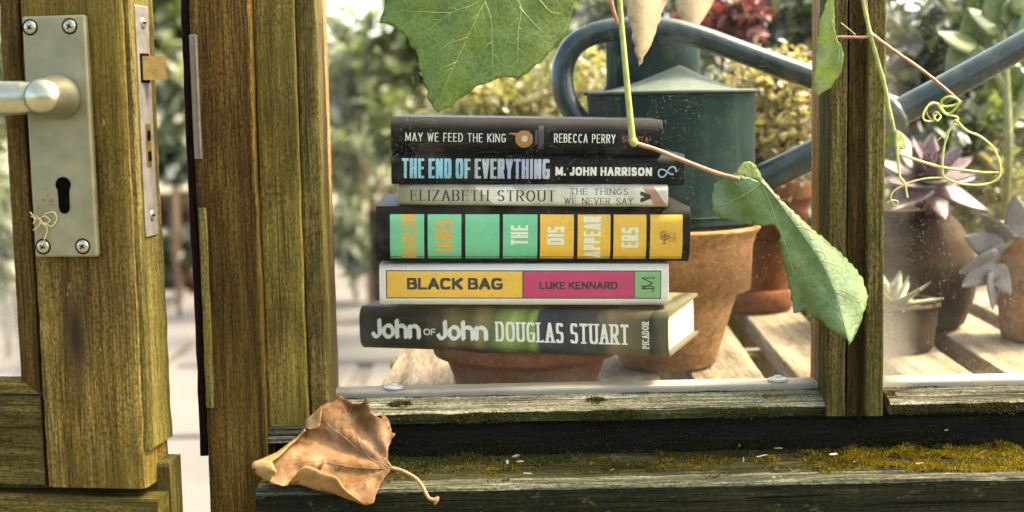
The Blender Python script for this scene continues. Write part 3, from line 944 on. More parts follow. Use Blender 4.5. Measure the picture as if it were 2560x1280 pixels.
def book(name, label, px, yaw, tilt, Y, W, jacket, bulge=.003, p=5.0):
    """px = (u left, v top left, v bottom left, u right, v top right, v bottom right) of the spine in the photograph"""
    ul, tl, bl, ur, tr, br = px
    c = P((ul + ur) / 2, (tl + bl + tr + br) / 4, Y)
    L = (ur - ul) / SC(Y) / math.cos(R(yaw))
    T = ((bl - tl) + (br - tr)) / 2 / SC(Y)
    root = empty(name, c, label, 'book', 'stack of books behind the glass', rot=(0, R(tilt), R(-yaw)))
    S = Spine(L, T, bulge, p)
    th = .0024
    outer = [(W, T / 2)] + [(q, T / 2) for q in (W * .5, .012)] + [(.007, T / 2 - .0004)]
    for i in range(25):
        z = T / 2 * (1 - 2 * i / 24)
        outer.append((S.y(z), z))
    outer += [(.007, -T / 2 + .0004), (.012, -T / 2), (W * .5, -T / 2), (W, -T / 2)]
    inner = []
    for (y, z) in outer:
        zi_ = max(-T / 2 + th, min(T / 2 - th, z))
        inner.append((y + th if abs(z) < T / 2 - .002 else max(y, .003), zi_))
    xs = [-L / 2, -L / 2 + .0004, -L / 6, L / 6, L / 2 - .0004, L / 2]
    v, f = [], []
    m = len(outer)
    for i, x in enumerate(xs):
        sh = .0003 if i in (0, len(xs) - 1) else 0
        for (y, z) in outer: v.append((x, y + sh, z * (1 - sh * 20)))
        for (y, z) in inner: v.append((x, y, z))
    for i in range(len(xs) - 1):
        a, b = i * 2 * m, (i + 1) * 2 * m
        for j in range(m - 1):
            f.append((a + j, b + j, b + j + 1, a + j + 1))
            f.append((a + m + j + 1, b + m + j + 1, b + m + j, a + m + j))
        f.append((a, a + m, b + m, b)); f.append((a + m - 1, b + m - 1, b + 2 * m - 1, a + 2 * m - 1))
    e = (len(xs) - 1) * 2 * m
    for j in range(m - 1):
        f.append((j, j + 1, m + j + 1, m + j)); f.append((e + j, e + m + j, e + m + j + 1, e + j + 1))
    obj('cover', v, f, jacket, root, world=False, smooth=False)
    obj('page_block', *box_geo(-L / 2 + .0032, L / 2 - .0032, .0032, W - .004, -T / 2 + th + .0002, T / 2 - th - .0002, .0006, 1), M['pages'], root, world=False)
    return root, S

# top book: black jacket with white capitals
dark1 = plain('black_laminated_jacket', (.010, .0105, .011), .55, spec=.10, var=.25, scale=40, bump=.05, spots=((.085, .082, .075), 330, .70))
r1, S = book('book', 'black hardback with small white capitals lying on top of the stack', (979, 288, 377, 1653, 304, 391), 1.5, 1.9, .030, .150, dark1, .0045, 3.0)
S.text('MAY WE FEED THE KING', .054, .425, .565, .245, K['white'], r1, .105, .085, .15, space=.9)
S.text('REBECCA PERRY', .602, .828, .545, .25, K['white'], r1, .105, .085, .13, space=.95)
S.text('GRANTA', .853, .948, .555, .165, K['copper'], r1, .12, .08, .2, serif=.05)
yy, xx = np.mgrid[-60:61, -70:71]
eg = ((xx / 42.0) ** 2 + ((yy + 4) / 40.0) ** 2 < 1) | ((np.abs(yy - 14 + xx * .12) < 7 - np.abs(xx + 30) * .12) & (xx < 10))
S.mask(eg, .492, .56, 'emblem', K['tan'], r1, 2)
S.mask((xx / 15.0) ** 2 + ((yy + 2) / 15.0) ** 2 < 1, .494, .56, 'emblem_centre', K['cream'], r1, 3)
S.rect(.532, .542, .32, .72, 'faint_band', K['grey'], r1, 2)
S.rect(.545, .565, .20, .86, 'faint_band', K['grey'], r1, 1)

dark2 = plain('charcoal_jacket', (.009, .009, .0095), .55, spec=.10, var=.25, scale=40, bump=.05, spots=((.085, .082, .075), 330, .70))
r2, S = book('book', 'black hardback with large pale blue condensed capitals, second from the top', (980, 378, 460, 1711, 389, 464), -1.5, 1.55, .034, .150, dark2, .0045, 4.0)
blue_t = spine_art('iridescent_title_ink', [(0, (.33, .58, .66)), (.2, (.22, .50, .66)), (.32, (.50, .56, .58)), (.42, (.38, .44, .62)), (.55, (.55, .60, .62))], L=S.L, dist=.05)
S.text('THE END OF EVERYTHING', .036, .538, .49, .63, blue_t, r2, .155, .13, .055, p=4.5, space=.75)
S.text('M. JOHN HARRISON', .558, .887, .555, .275, K['white'], r2, .23, .20, .11, space=.7)
t_ = np.linspace(0, 2 * math.pi, 500)
m_ = np.zeros((130, 200), bool)
for a in t_:
    q = (70 * math.cos(a) / (1 + math.sin(a) ** 2) * 1.15, 95 * math.sin(a) * math.cos(a) / (1 + math.sin(a) ** 2) * 1.05)
    if 5.65 < a < 6.1: continue
    ca, sa = math.cos(.25), math.sin(.25)
    x, y = q[0] * ca - q[1] * sa, q[0] * sa + q[1] * ca
    w = 4 + 3 * abs(math.cos(a))
    m_[int(65 + y - w / 1.3):int(65 + y + w / 1.3), int(100 + x - w / 1.3):int(100 + x + w / 1.3)] = True
m_ = m_[::2, ::2] if False else m_
S2 = Spine(S.L, S.T, S.b, S.p)
_c = CELL; CELL = .00009
S.mask(m_, .940, .555, 'emblem', K['blue'], r2, 2)
CELL = _c

jk3 = spine_art('grey_green_photo_jacket', [(0, (.24, .22, .13)), (.1, (.38, .36, .24)), (.3, (.46, .44, .31)), (.55, (.62, .60, .46)), (.75, (.74, .71, .57)), (.93, (.70, .66, .52)), (1, (.66, .60, .48))], L=.225, dist=.10)
r3, S = book('book', 'thin pale grey book with dark serif capitals in the middle of the stack', (996, 461, 512, 1669, 460, 521), 1.0, 1.35, .034, .150, jk3, .003, 5.0)
S.rect(.36, .50, .06, .94, 'pale_slab', K['slab'], r3, 1, skew=-.018)
S.rect(.72, .83, .06, .94, 'pale_slab', K['slab'], r3, 1, skew=-.022)
S.rect(.955, .999, .03, .97, 'pink_band', K['pink'], r3, 1, skew=-.012)
S.text('ELIZABETH STROUT', .045, .582, .51, .50, K['inkbrown'], r3, .15, .045, .20, serif=.08, space=1.0)
S.text('THE THINGS', .637, .852, .31, .27, K['dimtext'], r3, .125, .07, .26, serif=.06, space=1.1)
S.text('WE NEVER SAY', .616, .871, .735, .29, K['dimtext'], r3, .125, .07, .22, serif=.06, space=1.1)
vm = text_mask('V', .0085, .0085, .34, .2, 0)
S.mask(np.rot90(vm, 3), .917, .53, 'emblem', K['inkbrown'], r3, 2)
S.text('PENGUIN', .957, .968, .55, .60, K['copper'], r3, .12, .12, .2, rot=True) if False else None

jk4 = plain('black_panel_jacket', (.009, .008, .007), .55, spec=.10, var=.2, scale=40, bump=.05, spots=((.085, .082, .075), 330, .70))
r4, S = book('book', 'thick black hardback with four green and four yellow spine panels', (939, 508, 651, 1727, 525, 657), -1.2, 1.35, .032, .155, jk4, .0045, 4.0)
edges = ((975, 1060), (1069, 1153), (1163, 1248), (1257, 1343), (1350, 1434), (1444, 1526), (1534, 1616), (1626, 1707))
fu = lambda u: (u - 939) / 788.0
words = ('MARLON', 'JAMES', '', 'THE', 'DIS', 'APPEAR', 'ERS', '')
span = ((1003, 1041, .535, .80), (1087, 1131, .535, .60), None, (1277, 1320, .51, .365), (1368, 1411, .52, .33), (1459, 1502, .545, .755), (1554, 1597, .555, .37), None)
for i, (a, b) in enumerate(edges):
    S.rect(fu(a), fu(b), .135, .945, 'spine_panel', K['green'] if i < 4 else K['yellow'], r4, 1)
    if span[i]:
        q = span[i]
        S.text(words[i], fu(q[0]), fu(q[1]), q[2], q[3], K['orange'] if i < 2 else K['pale'], r4, .155, .15, .075, rot=True, p=4.0)
# publisher's tree and book
m_ = np.zeros((100, 130), bool)
rr = random.Random(4)
for k in range(230):
    a = rr.uniform(0, 6.283); q = rr.uniform(0, 1) ** .6
    x, y = 46 + 36 * q * math.cos(a), 58 + 34 * q * math.sin(a)
    m_[int(y):int(y) + 4, int(x):int(x) + 3] = True
m_[8:40, 43:50] = True; m_[4:9, 30:64] = True
m_[22:80, 78:81] = True; m_[22:80, 122:125] = True; m_[22:25, 78:125] = True; m_[77:80, 78:125] = True
for x0 in (88, 105):
    m_[32:70, x0:x0 + 3] = True; m_[32:50, x0 + 10:x0 + 13] = True; m_[48:52, x0:x0 + 12] = True
_c = CELL; CELL = .00012
S.mask(m_, fu(1668), .545, 'emblem', K['inkbrown'], r4, 2)
CELL = _c

jk5 = plain('cream_white_jacket', (.80, .77, .66), .5, var=.06, scale=30, bump=.05)
r5, S = book('book', 'white book with yellow and magenta boxes printed on its spine', (945, 658, 760, 1673, 661, 767), 2.0, 1.0, .036, .150, jk5, .0025, 6.0)
fu5 = lambda u: (u - 945) / 728.0
S.rect(fu5(962), fu5(1654), .145, .835, 'box_outline', K['black'], r5, 1)
S.rect(fu5(965), fu5(1306), .17, .81, 'title_box', K['yellow'], r5, 2)
S.rect(fu5(1309), fu5(1586), .17, .81, 'author_box', K['magenta'], r5, 2)
S.rect(fu5(1588), fu5(1652), .17, .81, 'publisher_box', K['lime'], r5, 2)
S.text('BLACK BAG', fu5(1015), fu5(1257), .475, .285, K['black'], r5, .245, .20, .055, lay=3, p=2.6, space=.5)
S.text('LUKE KENNARD', fu5(1349), fu5(1545), .51, .185, K['black'], r5, .235, .20, .07, lay=3, p=2.6, space=.5)
S.text('JM', fu5(1605), fu5(1637), .49, .36, K['inkbrown'], r5, .085, .04, -.28, lay=3, rot=True, serif=.05)

jk6 = spine_art('painted_landscape_jacket', [(0, (.006, .0065, .007)), (.20, (.011, .011, .010)), (.26, (.07, .060, .030)), (.31, (.20, .16, .07)), (.36, (.10, .085, .035)), (.40, (.27, .20, .09)), (.44, (.12, .13, .045)), (.52, (.30, .38, .09)), (.56, (.15, .20, .04)), (.585, (.28, .38, .07)), (.605, (.035, .045, .055)), (.70, (.030, .038, .050)), (.80, (.06, .06, .05)), (.83, (.22, .17, .085)), (.88, (.14, .115, .055)), (.955, (.11, .095, .045)), (.965, (.025, .024, .018)), (1, (.09, .085, .05))], L=.262, dist=.16, rough=.38)
r6, S = book('book', 'dark painted hardback at the bottom of the stack showing cream page edges', (884, 767, 872, 1662, 778, 893), 19.0, -.55, .056, .118, jk6, .0035, 5.0)
fu6 = lambda u: (u - 897) / 767.0
S.text('John', fu6(928), fu6(1058), .50, .46, K['white'], r6, .20, .12, .02, nib=35)
S.text('OF', fu6(1066), fu6(1097), .555, .155, K['white'], r6, .16, .14, .12)
S.text('John', fu6(1099), fu6(1230), .50, .46, K['white'], r6, .20, .12, .02, nib=35)
S.text('DOUGLAS STUART', fu6(1250), fu6(1573), .50, .46, K['white'], r6, .135, .085, .085, p=3.0, serif=.03, space=.8)
S.text('PICADOR', fu6(1604), fu6(1620), .50, .60, K['white'], r6, .14, .08, .12, rot=True, serif=.07)
# ------------------------------------------------------------------ pots
def terracotta(name, col, dirt=.35, lime=.3):
    t = NT(name)
    n1 = t.noise(t.coord((14, 14, 14)), 1, 6, .65)
    n2 = t.noise(t.coord((70, 70, 70)), 1, 6, .65)
    n3 = t.noise(t.coord((260, 260, 260)), 1, 4, .6)
    c = t.ramp(n2, [(.3, tuple(q * .62 for q in col)), (.7, tuple(q * 1.25 for q in col))])
    c = t.mix(1.0, c, t.ramp(n3, [(.35, .72), (.68, 1.35)]), 'MULTIPLY')
    c = t.mix(t.math('MULTIPLY', t.ramp(n1, [(.50, 0.0), (.68, 1.0)]), lime), c, (.27, .20, .11))
    c = t.mix(t.math('MULTIPLY', t.ramp(t.noise(t.coord((9, 9, 20)), 1, 6, .7), [(.50, 0.0), (.66, 1.0)]), dirt), c, (.060, .045, .020))
    return t.done(t.pbsdf(c, .85, t.bump(t.math('ADD', n3, n2), .35, .0008), spec=.10))
M['terra'] = terracotta('terracotta', (.235, .125, .048))
M['terra_dark'] = terracotta('dark_terracotta', (.125, .045, .016), .5, .15)
M['terra_pale'] = terracotta('pale_terracotta', (.30, .165, .08), .15, .5)
M['terra_brown'] = terracotta('brown_clay', (.028, .016, .009), .5, .06)
M['compost'] = plain('potting_compost', (.035, .025, .015), .95, var=.5, scale=120, bump=.8)
M['grit'] = plain('mossy_grit', (.10, .10, .035), .95, var=.5, scale=150, bump=.8)

def pot(name, label, c, r_top, r_bot, h, mat, band=.2, lip=.004, soil=None, rot=(0, 0, 0), group='clay pots on the bench', wall=.006, concave=0.0):
    root = empty(name, c, label, 'pot', group, rot)
    zb = h * (1 - band)
    prof = [(.001, 0), (r_bot * .9, 0), (r_bot, .003)]
    for i in range(1, 9):
        t = i / 8
        prof.append((r_bot + (r_top - lip - r_bot) * (t ** (1 + concave)), .003 + (zb - .003) * t))
    prof += [(r_top - .001, zb + .0015), (r_top, zb + .004), (r_top + .001, h - .003), (r_top - .001, h), (r_top - wall + .001, h), (r_top - wall, h - .003), (r_top - wall - lip, h * .55), (.001, h * .5)]
    obj('pot_body', *lathe_geo(prof, 64, wob=.006), mat, root, world=False, smooth=True)
    if soil:
        obj('soil', *lathe_geo([(.001, h * .9), (r_top * .5, h * .905), (r_top - wall - .0005, h * .88)], 32, wob=.03), soil, root, world=False)
    return root

# low bowl pot that carries the books, leaning a little with the stack
bt = P(1316, 890, .035)
bz = bt.z + .0005
hb = bz - BZ - .001
pot('bowl_pot', 'low brown clay bowl supporting the stack of books', (bt.x, .118, BZ + .0008), .0815, .060, hb, M['terra_dark'], band=.24, lip=.010, rot=(0, R(.35), 0), concave=.5)
# tall pot under the watering can
pc_ = P(1682, 945, .217)
YC = .264
pot('flower_pot', 'tall orange terracotta pot under the watering can', (pc_.x, YC, BZ + .0008), .0905, .047, P(1740, 583, YC - .085).z - BZ, M['terra'], band=.055, lip=.003)
CZ = P(1740, 583, YC - .085).z + .0012

# ------------------------------------------------------------------ watering can
def paint(name, col, rough, sp=.10):
    t = NT(name)
    n1 = t.noise(t.coord((22, 22, 22)), 1, 6, .65)
    n2 = t.noise(t.coord((120, 120, 120)), 1, 5, .65)
    c = t.ramp(n1, [(.3, tuple(q * .75 for q in col)), (.7, tuple(q * 1.25 for q in col))])
    c = t.mix(t.math('MULTIPLY', t.ramp(n2, [(.48, 0.0), (.72, 1.0)]), .30), c, (.028, .040, .028))
    c = t.mix(t.ramp(t.noise(t.coord((75, 75, 75)), 1, 6, .75), [(.66, 0.0), (.70, .8)]), c, (.075, .062, .040))
    c = t.mix(t.math('MULTIPLY', t.ramp(t.noise(t.coord((60, 60, 7)), 1, 5, .6), [(.50, 0.0), (.74, 1.0)]), .45), c, (.040, .052, .042))
    return t.done(t.pbsdf(c, rough, t.bump(t.math('ADD', n2, t.math('MULTIPLY', n1, 2.0)), .2, .0010), spec=sp))
M['can'] = paint('dark_green_enamel', (.009, .024, .021), .62, .07)
M['can_tube'] = paint('glossy_green_enamel', (.005, .016, .016), .24, .40)
M['can_cap'] = paint('lit_green_enamel', (.078, .098, .080), .7)  # light falling on the hood is put into its paler colour
cc = P(1678, 400, YC)
can = empty('watering_can', (cc.x, YC, CZ), 'dark green metal watering can with long spout behind the books', 'watering can')
RX, RY = 207 / SC(YC), .068
zt = P(1678, 236, YC - RY).z - CZ
obj('body', *lathe_geo([(.002, .004), (RX * .95, .004), (RX * 1.0, 0), (RX * 1.012, .004), (RX, .007), (RX, zt * .5), (RX, zt - .006), (RX * 1.008, zt - .003), (RX * 1.01, zt), (RX * .99, zt + .002)], 72, sy=RY / RX), M['can'], can, world=False, smooth=True)
for zq, rq in ((.010, .0012),):
    obj('seam', *tube_geo([((RX + .0006) * math.cos(a), (RY + .0006) * math.sin(a), zq) for a in [6.28318 * k / 64 for k in range(65)]], rq, 6, False), M['can'], can, world=False, smooth=True)
# concave hood rising to a blunt peak
hp = P(1702, 166, YC).z - CZ - zt
v, f = [], []
nr, na = 14, 64
dxp = 22 / SC(YC)
for i in range(nr + 1):
    t = i / nr
    for k in range(na):
        a = 6.28318 * k / na
        zz = hp * (1 - t) ** 1.55 * (1 if t > .04 else .97)
        v.append((RX * 1.035 * t * math.cos(a) + dxp * (1 - t), RY * 1.035 * t * math.sin(a), zt + .002 + zz))
for i in range(nr):
    for k in range(na):
        f.append((i * na + k, i * na + (k + 1) % na, (i + 1) * na + (k + 1) % na, (i + 1) * na + k))
obj('hood', v, f, M['can_cap'], can, world=False, smooth=True)
v, f = tube_geo([(RX * 1.035 * math.cos(a), RY * 1.035 * math.sin(a), zt + .0025) for a in [6.28318 * k / 64 for k in range(65)]], .0018, 8, False)
obj('hood_rim', v, f, M['can_cap'], can, world=False, smooth=True)
# filler collar behind the hood
zc1 = P(1640, 66, YC + .02).z - CZ
xa, xb = P(1522, 120, YC + .02).x - cc.x, P(1756, 120, YC + .02).x - cc.x
ccx, cr = (xa + xb) / 2, (xb - xa) / 2
v, f = [], []
rows = (zt - .004, zt + .02, zt + .05, zc1 - .003, zc1)
for z in rows:
    for k in range(41):
        a = R(180 * k / 40) - math.pi * 0
        v.append((ccx + cr * math.cos(math.pi + a), .016 - .030 * math.sin(a) * .9 + .030, z))
for i in range(len(rows) - 1):
    for k in range(40):
        f.append((i * 41 + k, i * 41 + k + 1, (i + 1) * 41 + k + 1, (i + 1) * 41 + k))
solidify(obj('filler_collar', v, f, M['can'], can, world=False, smooth=True), .0022)
hpx = [(1470, 330), (1440, 292), (1413, 245), (1405, 190), (1418, 138), (1455, 98), (1520, 76), (1600, 70), (1680, 74), (1760, 96), (1880, 140), (2040, 197), (2200, 255), (2262, 278)]
hy = [YC - .012, YC - .010, YC - .008, YC - .006, YC - .005, YC - .004, YC - .004, YC - .004, YC - .006, YC - .008, YC - .012, YC - .016, YC - .020, YC - .022]
hv = [P(u, v, y) - Vector((cc.x, YC, CZ)) for (u, v), y in zip(hpx, hy)]
pts = spline(hv, 6)
obj('handle', *tube_geo(pts, .0108, 18), M['can_tube'], can, world=False, smooth=True)
spx = [(1770, 505), (1830, 482), (1909, 446), (2040, 382), (2235, 288), (2400, 200), (2580, 100), (2680, 42)]
sy_ = [YC - .02, YC - .022, YC - .024, YC - .026, YC - .028, YC - .03, YC - .03, YC - .03]
sv_ = [P(u, v, y) - Vector((cc.x, YC, CZ)) for (u, v), y in zip(spx, sy_)]
pts = spline(sv_, 6)
obj('spout', *tube_geo(pts, [.0150 - .0028 * i / len(pts) for i in range(len(pts))], 20), M['can_tube'], can, world=False, smooth=True)
obj('spout_collar', *tube_geo([sv_[4] + (sv_[3] - sv_[4]) * .10, sv_[4] + (sv_[5] - sv_[4]) * .02, sv_[4] + (sv_[5] - sv_[4]) * .10], [.0128, .0162, .0150], 20), M['can_tube'], can, world=False, smooth=True)

# pot with saucer behind, golden bush growing in it
YB = .62
pb_ = P(1885, 790, .575)
scz = BZ + .0008
saucer = empty('pot_saucer', (pb_.x, YB, scz), 'dark terracotta saucer on the bench under the bush pot', 'saucer')
obj('saucer_body', *lathe_geo([(.001, 0), (.052, 0), (.056, .006), (.059, .026), (.057, .028), (.053, .026), (.050, .008), (.001, .006)], 56, wob=.006), M['terra_dark'], saucer, world=False, smooth=True)
zB_top = P(1960, 446, YB).z
pot('bush_pot', 'dark terracotta pot in a saucer behind the vine leaf', (pb_.x, YB, scz + .0085), .082, .047, zB_top - scz - .0085, M['terra_dark'], band=.16, lip=.006, soil=M['compost'])
# belly pot with the purple rosette
YD = .47
pd_ = P(2300, 862, .40)
zD = P(2320, 520, YD).z
belly = empty('belly_pot', (pd_.x, YD, BZ + .0008), 'dark brown rounded pot behind the right pane holding a purple rosette', 'pot', 'clay pots on the bench')
hD = zD - BZ
obj('pot_body', *lathe_geo([(.001, 0), (.060, 0), (.068, .006), (.078, hD * .25), (.081, hD * .45), (.076, hD * .68), (.062, hD * .86), (.050, hD * .95), (.053, hD), (.048, hD), (.044, hD * .9), (.001, hD * .85)], 56, wob=.008), M['terra_brown'], belly, world=False, smooth=True)
obj('soil', *lathe_geo([(.001, hD * .955), (.0465, hD * .95)], 28), M['compost'], belly, world=False)
# small pot near the right pane
YE = .325
pe_ = P(2262, 914, .277)
zE = P(2262, 775, YE - .04).z
pot('small_pot', 'small weathered pot with pale rosette near the right pane', (pe_.x, YE, BZ + .0008), .0475, .041, zE - BZ, M['terra_brown'], band=.001, lip=.001, soil=M['grit'])
# pot at the right edge of the picture
pf_ = P(2668, 895, .31)
zG = P(2600, 575, .32).z
pot('edge_pot', 'pale terracotta pot cut off by the right edge of the picture', (pf_.x, .37, BZ + .0008), .062, .045, zG - BZ, M['terra_pale'], band=.16, lip=.006, soil=M['compost'])

# clear screw buttons on the inner ledge
M['clear'] = plain('clear_plastic', (.62, .64, .66), .15, var=.05, scale=90, spec=.6)
for (u, v, lab) in ((985, 984, 'small clear button at the left foot of the large pane'), (1945, 963, 'small clear button at the right foot of the large pane')):
    c = P(u, v - 3, .014); c.z = zi + .0003
    b_ = empty('glazing_button', c, lab, 'button', 'buttons on the inner ledge')
    obj('disc', *lathe_geo([(.001, .0), (.0075, 0), (.0082, .001), (.0075, .0024), (.003, .003), (.001, .003)], 28), M['clear'], b_, world=False, smooth=True)
    obj('stud', *lathe_geo([(.0032, .0028), (.0030, .0044), (.001, .0048)], 20), M['clear'], b_, world=False, smooth=True)

# ------------------------------------------------------------------ foliage
def leaf_cloud(n, fn_pos, size, droop=.2, wid=.5, seed=1, aspect=1.0):
    rnd = random.Random(seed)
    mb = MB()
    for i in range(n):
        p = fn_pos(rnd)
        if p is None: continue
        s = size * rnd.uniform(.6, 1.25)
        d = Vector((rnd.gauss(0, 1), rnd.gauss(0, 1), rnd.gauss(0, .8) - droop)).normalized()
        side = d.cross(Vector((rnd.gauss(0, .5), rnd.gauss(0, .5), 1))).normalized() * (s * wid * .5)
        up = side.cross(d).normalized() * s * .08
        b, c, e = p, p + d * s * .5, p + d * s
        q1, q2 = p + d * s * .25, p + d * s * .78
        mb.add([b, q1 + side * .8 + up, c + side + up, q2 + side * .6 + up * .6, e, q2 - side * .6 + up * .6, c - side + up, q1 - side * .8 + up, c],
               [(0, 1, 8), (1, 2, 8), (2, 3, 8), (3, 4, 8), (4, 5, 8), (5, 6, 8), (6, 7, 8), (7, 0, 8)])
    return mb

def shrub(name, label, c, rad, n, size, mat, stemmat, foot, group=None, clumps=14, seed=1, wid=.5, droop=.2, cat='shrub', tight=.33, stems=3):
    c = Vector(c); rad = Vector(rad); foot = Vector(foot)
    root = empty(name, foot, label, cat, group)
    rnd = random.Random(seed)
    cl = []
    for i in range(clumps):
        while True:
            q = Vector((rnd.uniform(-1, 1), rnd.uniform(-1, 1), rnd.uniform(-1, 1)))
            if q.length < 1: break
        cl.append((Vector((c.x + q.x * rad.x, c.y + q.y * rad.y, c.z + q.z * rad.z)), rnd.uniform(.6, 1.1)))
    def pos(r):
        k, w = cl[r.randrange(len(cl))]
        return Vector((k.x + r.gauss(0, tight) * rad.x * w, k.y + r.gauss(0, tight) * rad.y * w, k.z + r.gauss(0, tight) * rad.z * w))
    leaf_cloud(n, pos, size, droop, wid, seed + 1).build('foliage', mat, root)
    tm_ = MB()
    for k, w in cl[:stems]:
        mid = foot.lerp(k, .5) + Vector((rnd.uniform(-.2, .2) * rad.x, 0, rnd.uniform(-.1, .2) * rad.z))
        L = (k - foot).length
        p_ = spline([foot + Vector((rnd.uniform(-.01, .01), rnd.uniform(-.01, .01), 0)), mid, k], 5)
        tm_.add(*tube_geo(p_, [max(.0012, .0065 * L * (1 - .75 * i / len(p_))) for i in range(len(p_))], 6))
    tm_.build('stem', stemmat, root)
    for ch in root.children:
        if ch.name.startswith('foliage'): ch['kind'] = 'stuff'
    return root

M['twig'] = plain('brown_twig', (.10, .065, .035), .85, var=.3, scale=80)
M['greenstem'] = plain('green_stem', (.16, .17, .05), .6, var=.25, scale=80)
M['lf_gold'] = leafmat('golden_small_leaves', [(0.186, 0.167, 0.062), (0.298, 0.248, 0.124), (0.136, 0.124, 0.037), (0.360, 0.310, 0.186), (0.093, 0.074, 0.031)], .40)
M['lf_dark'] = leafmat('dark_green_leaves', [(0.0102, 0.0238, 0.0102), (0.0238, 0.0425, 0.0161), (0.0476, 0.0629, 0.0263), (0.0127, 0.0263, 0.0136), (0.1368, 0.1581, 0.1368)], .25, .3)
M['lf_mix'] = leafmat('mixed_garden_leaves', [(0.0119, 0.0238, 0.0085), (0.0298, 0.0510, 0.0153), (0.0935, 0.1105, 0.0595), (0.0170, 0.0289, 0.0102), (0.1700, 0.1785, 0.1275), (0.0382, 0.0425, 0.0127)], .3)
M['lf_mid'] = leafmat('mid_green_leaves', [(0.0425, 0.0688, 0.0187), (0.0790, 0.1054, 0.0314), (0.1156, 0.1368, 0.0527), (0.0527, 0.0739, 0.0263)], .4)
M['lf_pale'] = leafmat('pale_variegated_leaves', [(0.1793, 0.2108, 0.1266), (0.2737, 0.2898, 0.2321), (0.1054, 0.1419, 0.0578), (0.3476, 0.3476, 0.3060), (0.0688, 0.0952, 0.0365)], .4)
M['lf_yel'] = leafmat('yellow_green_leaves', [(0.198, 0.205, 0.062), (0.285, 0.260, 0.136), (0.136, 0.161, 0.056), (0.341, 0.291, 0.205), (0.174, 0.124, 0.037)], .45)
M['lf_red'] = leafmat('red_leaves', [(0.081, 0.011, 0.014), (0.136, 0.028, 0.028), (0.056, 0.009, 0.012), (0.186, 0.087, 0.074)], .35)
M['lf_far'] = leafmat('far_hedge_leaves', [(0.0527, 0.0739, 0.0263), (0.1003, 0.1156, 0.0527), (0.1479, 0.1581, 0.0842), (0.0365, 0.0476, 0.0213)], .45)

def at(u, v, Y): return P(u, v, Y)
def px(n, Y): return n / SC(Y)
# golden bush in its pot
Y = .60
c = at(1955, 300, Y)
shrub('golden_bush', 'golden small-leaved bush growing behind the watering can spout', c, (px(125, Y), .09, px(135, Y)), 3600, px(26, Y), M['lf_gold'], M['twig'], (pb_.x, YB, zB_top - .012), clumps=34, seed=11, wid=.62)
# red-leaved plant
Y = 1.0
c = at(1815, 30, Y)
shrub('red_leaved_shrub', 'dark red leaved shrub above the watering can handle', c, (px(80, Y), .09, px(65, Y)), 560, px(50, Y), M['lf_red'], M['twig'], (c.x, Y, .03), clumps=10, seed=12, wid=.6)
# dark evergreen shrubs behind
for i, (u, v, Y, ru, rv, n, lab, sz) in enumerate(((1985, 70, 1.15, 130, 150, 1500, 'dark evergreen shrub behind the golden bush', 46), (2320, 170, 1.05, 140, 190, 2000, 'dark evergreen shrub behind the upper right pane', 50),
        (2290, 380, .95, 120, 120, 600, 'low dark evergreen shrub behind the purple rosette', 44))):
    c = at(u, v, Y)
    shrub('evergreen_shrub', lab, c, (px(ru, Y), .14, px(rv, Y)), n, px(sz, Y), M['lf_dark'], M['twig'], (c.x, Y, .03), 'evergreen shrubs', clumps=20, seed=20 + i, wid=.5)
for i, (u, v, Y, ru, rv, n, lab, sz) in enumerate(((1620, 120, 2.0, 190, 200, 1300, 'tall dark shrub behind the watering can', 46), (2080, 260, 1.9, 200, 260, 1900, 'broad dark shrub behind the mullion', 46), (2500, 330, 1.8, 190, 300, 1700, 'tall dark shrub behind the right edge of the picture', 48), (1330, 330, 2.2, 190, 150, 1100, 'dark green shrub behind the upper books', 44))):
    c = at(u, v, Y)
    shrub('backdrop_shrub', lab, c, (px(ru, Y), .22, px(rv, Y)), n, px(sz, Y), M['lf_dark'] if i % 2 == 0 else M['lf_mix'], M['twig'], (c.x, Y, .035), 'dark shrubs at the back', clumps=34, seed=120 + i, wid=.5)
# yellow green feathery plants behind the top of the stack
for i, (u, v, Y, ru, rv, n, lab, m, sz) in enumerate(((1265, 250, .95, 150, 75, 1700, 'yellow green plant just above the top book', 'lf_yel', 34), (1440, 210, .85, 90, 90, 600, 'yellow green plant inside the loop of the can handle', 'lf_yel', 34),
        (1180, 120, 3.6, 260, 130, 1300, 'mid green shrub behind the large vine leaf', 'lf_mid', 60), (905, 190, 4.2, 100, 120, 1100, 'pale variegated shrub behind the left edge of the pane', 'lf_pale', 46), (1010, 330, 3.2, 70, 70, 420, 'olive shrub left of the top book', 'lf_mid', 40),
        (880, 400, 4.4, 80, 60, 380, 'small pale variegated plant left of the book stack', 'lf_pale', 44), (1480, 20, 3.2, 120, 110, 500, 'pale variegated shrub behind the watering can handle', 'lf_pale', 60))):
    c = at(u, v, Y)
    shrub('leafy_shrub', lab, c, (px(ru, Y), .12, px(rv, Y)), n, px(sz, Y), M[m], M['twig'], (c.x, Y, .035), 'leafy shrubs', clumps=22, seed=40 + i, wid=.5)
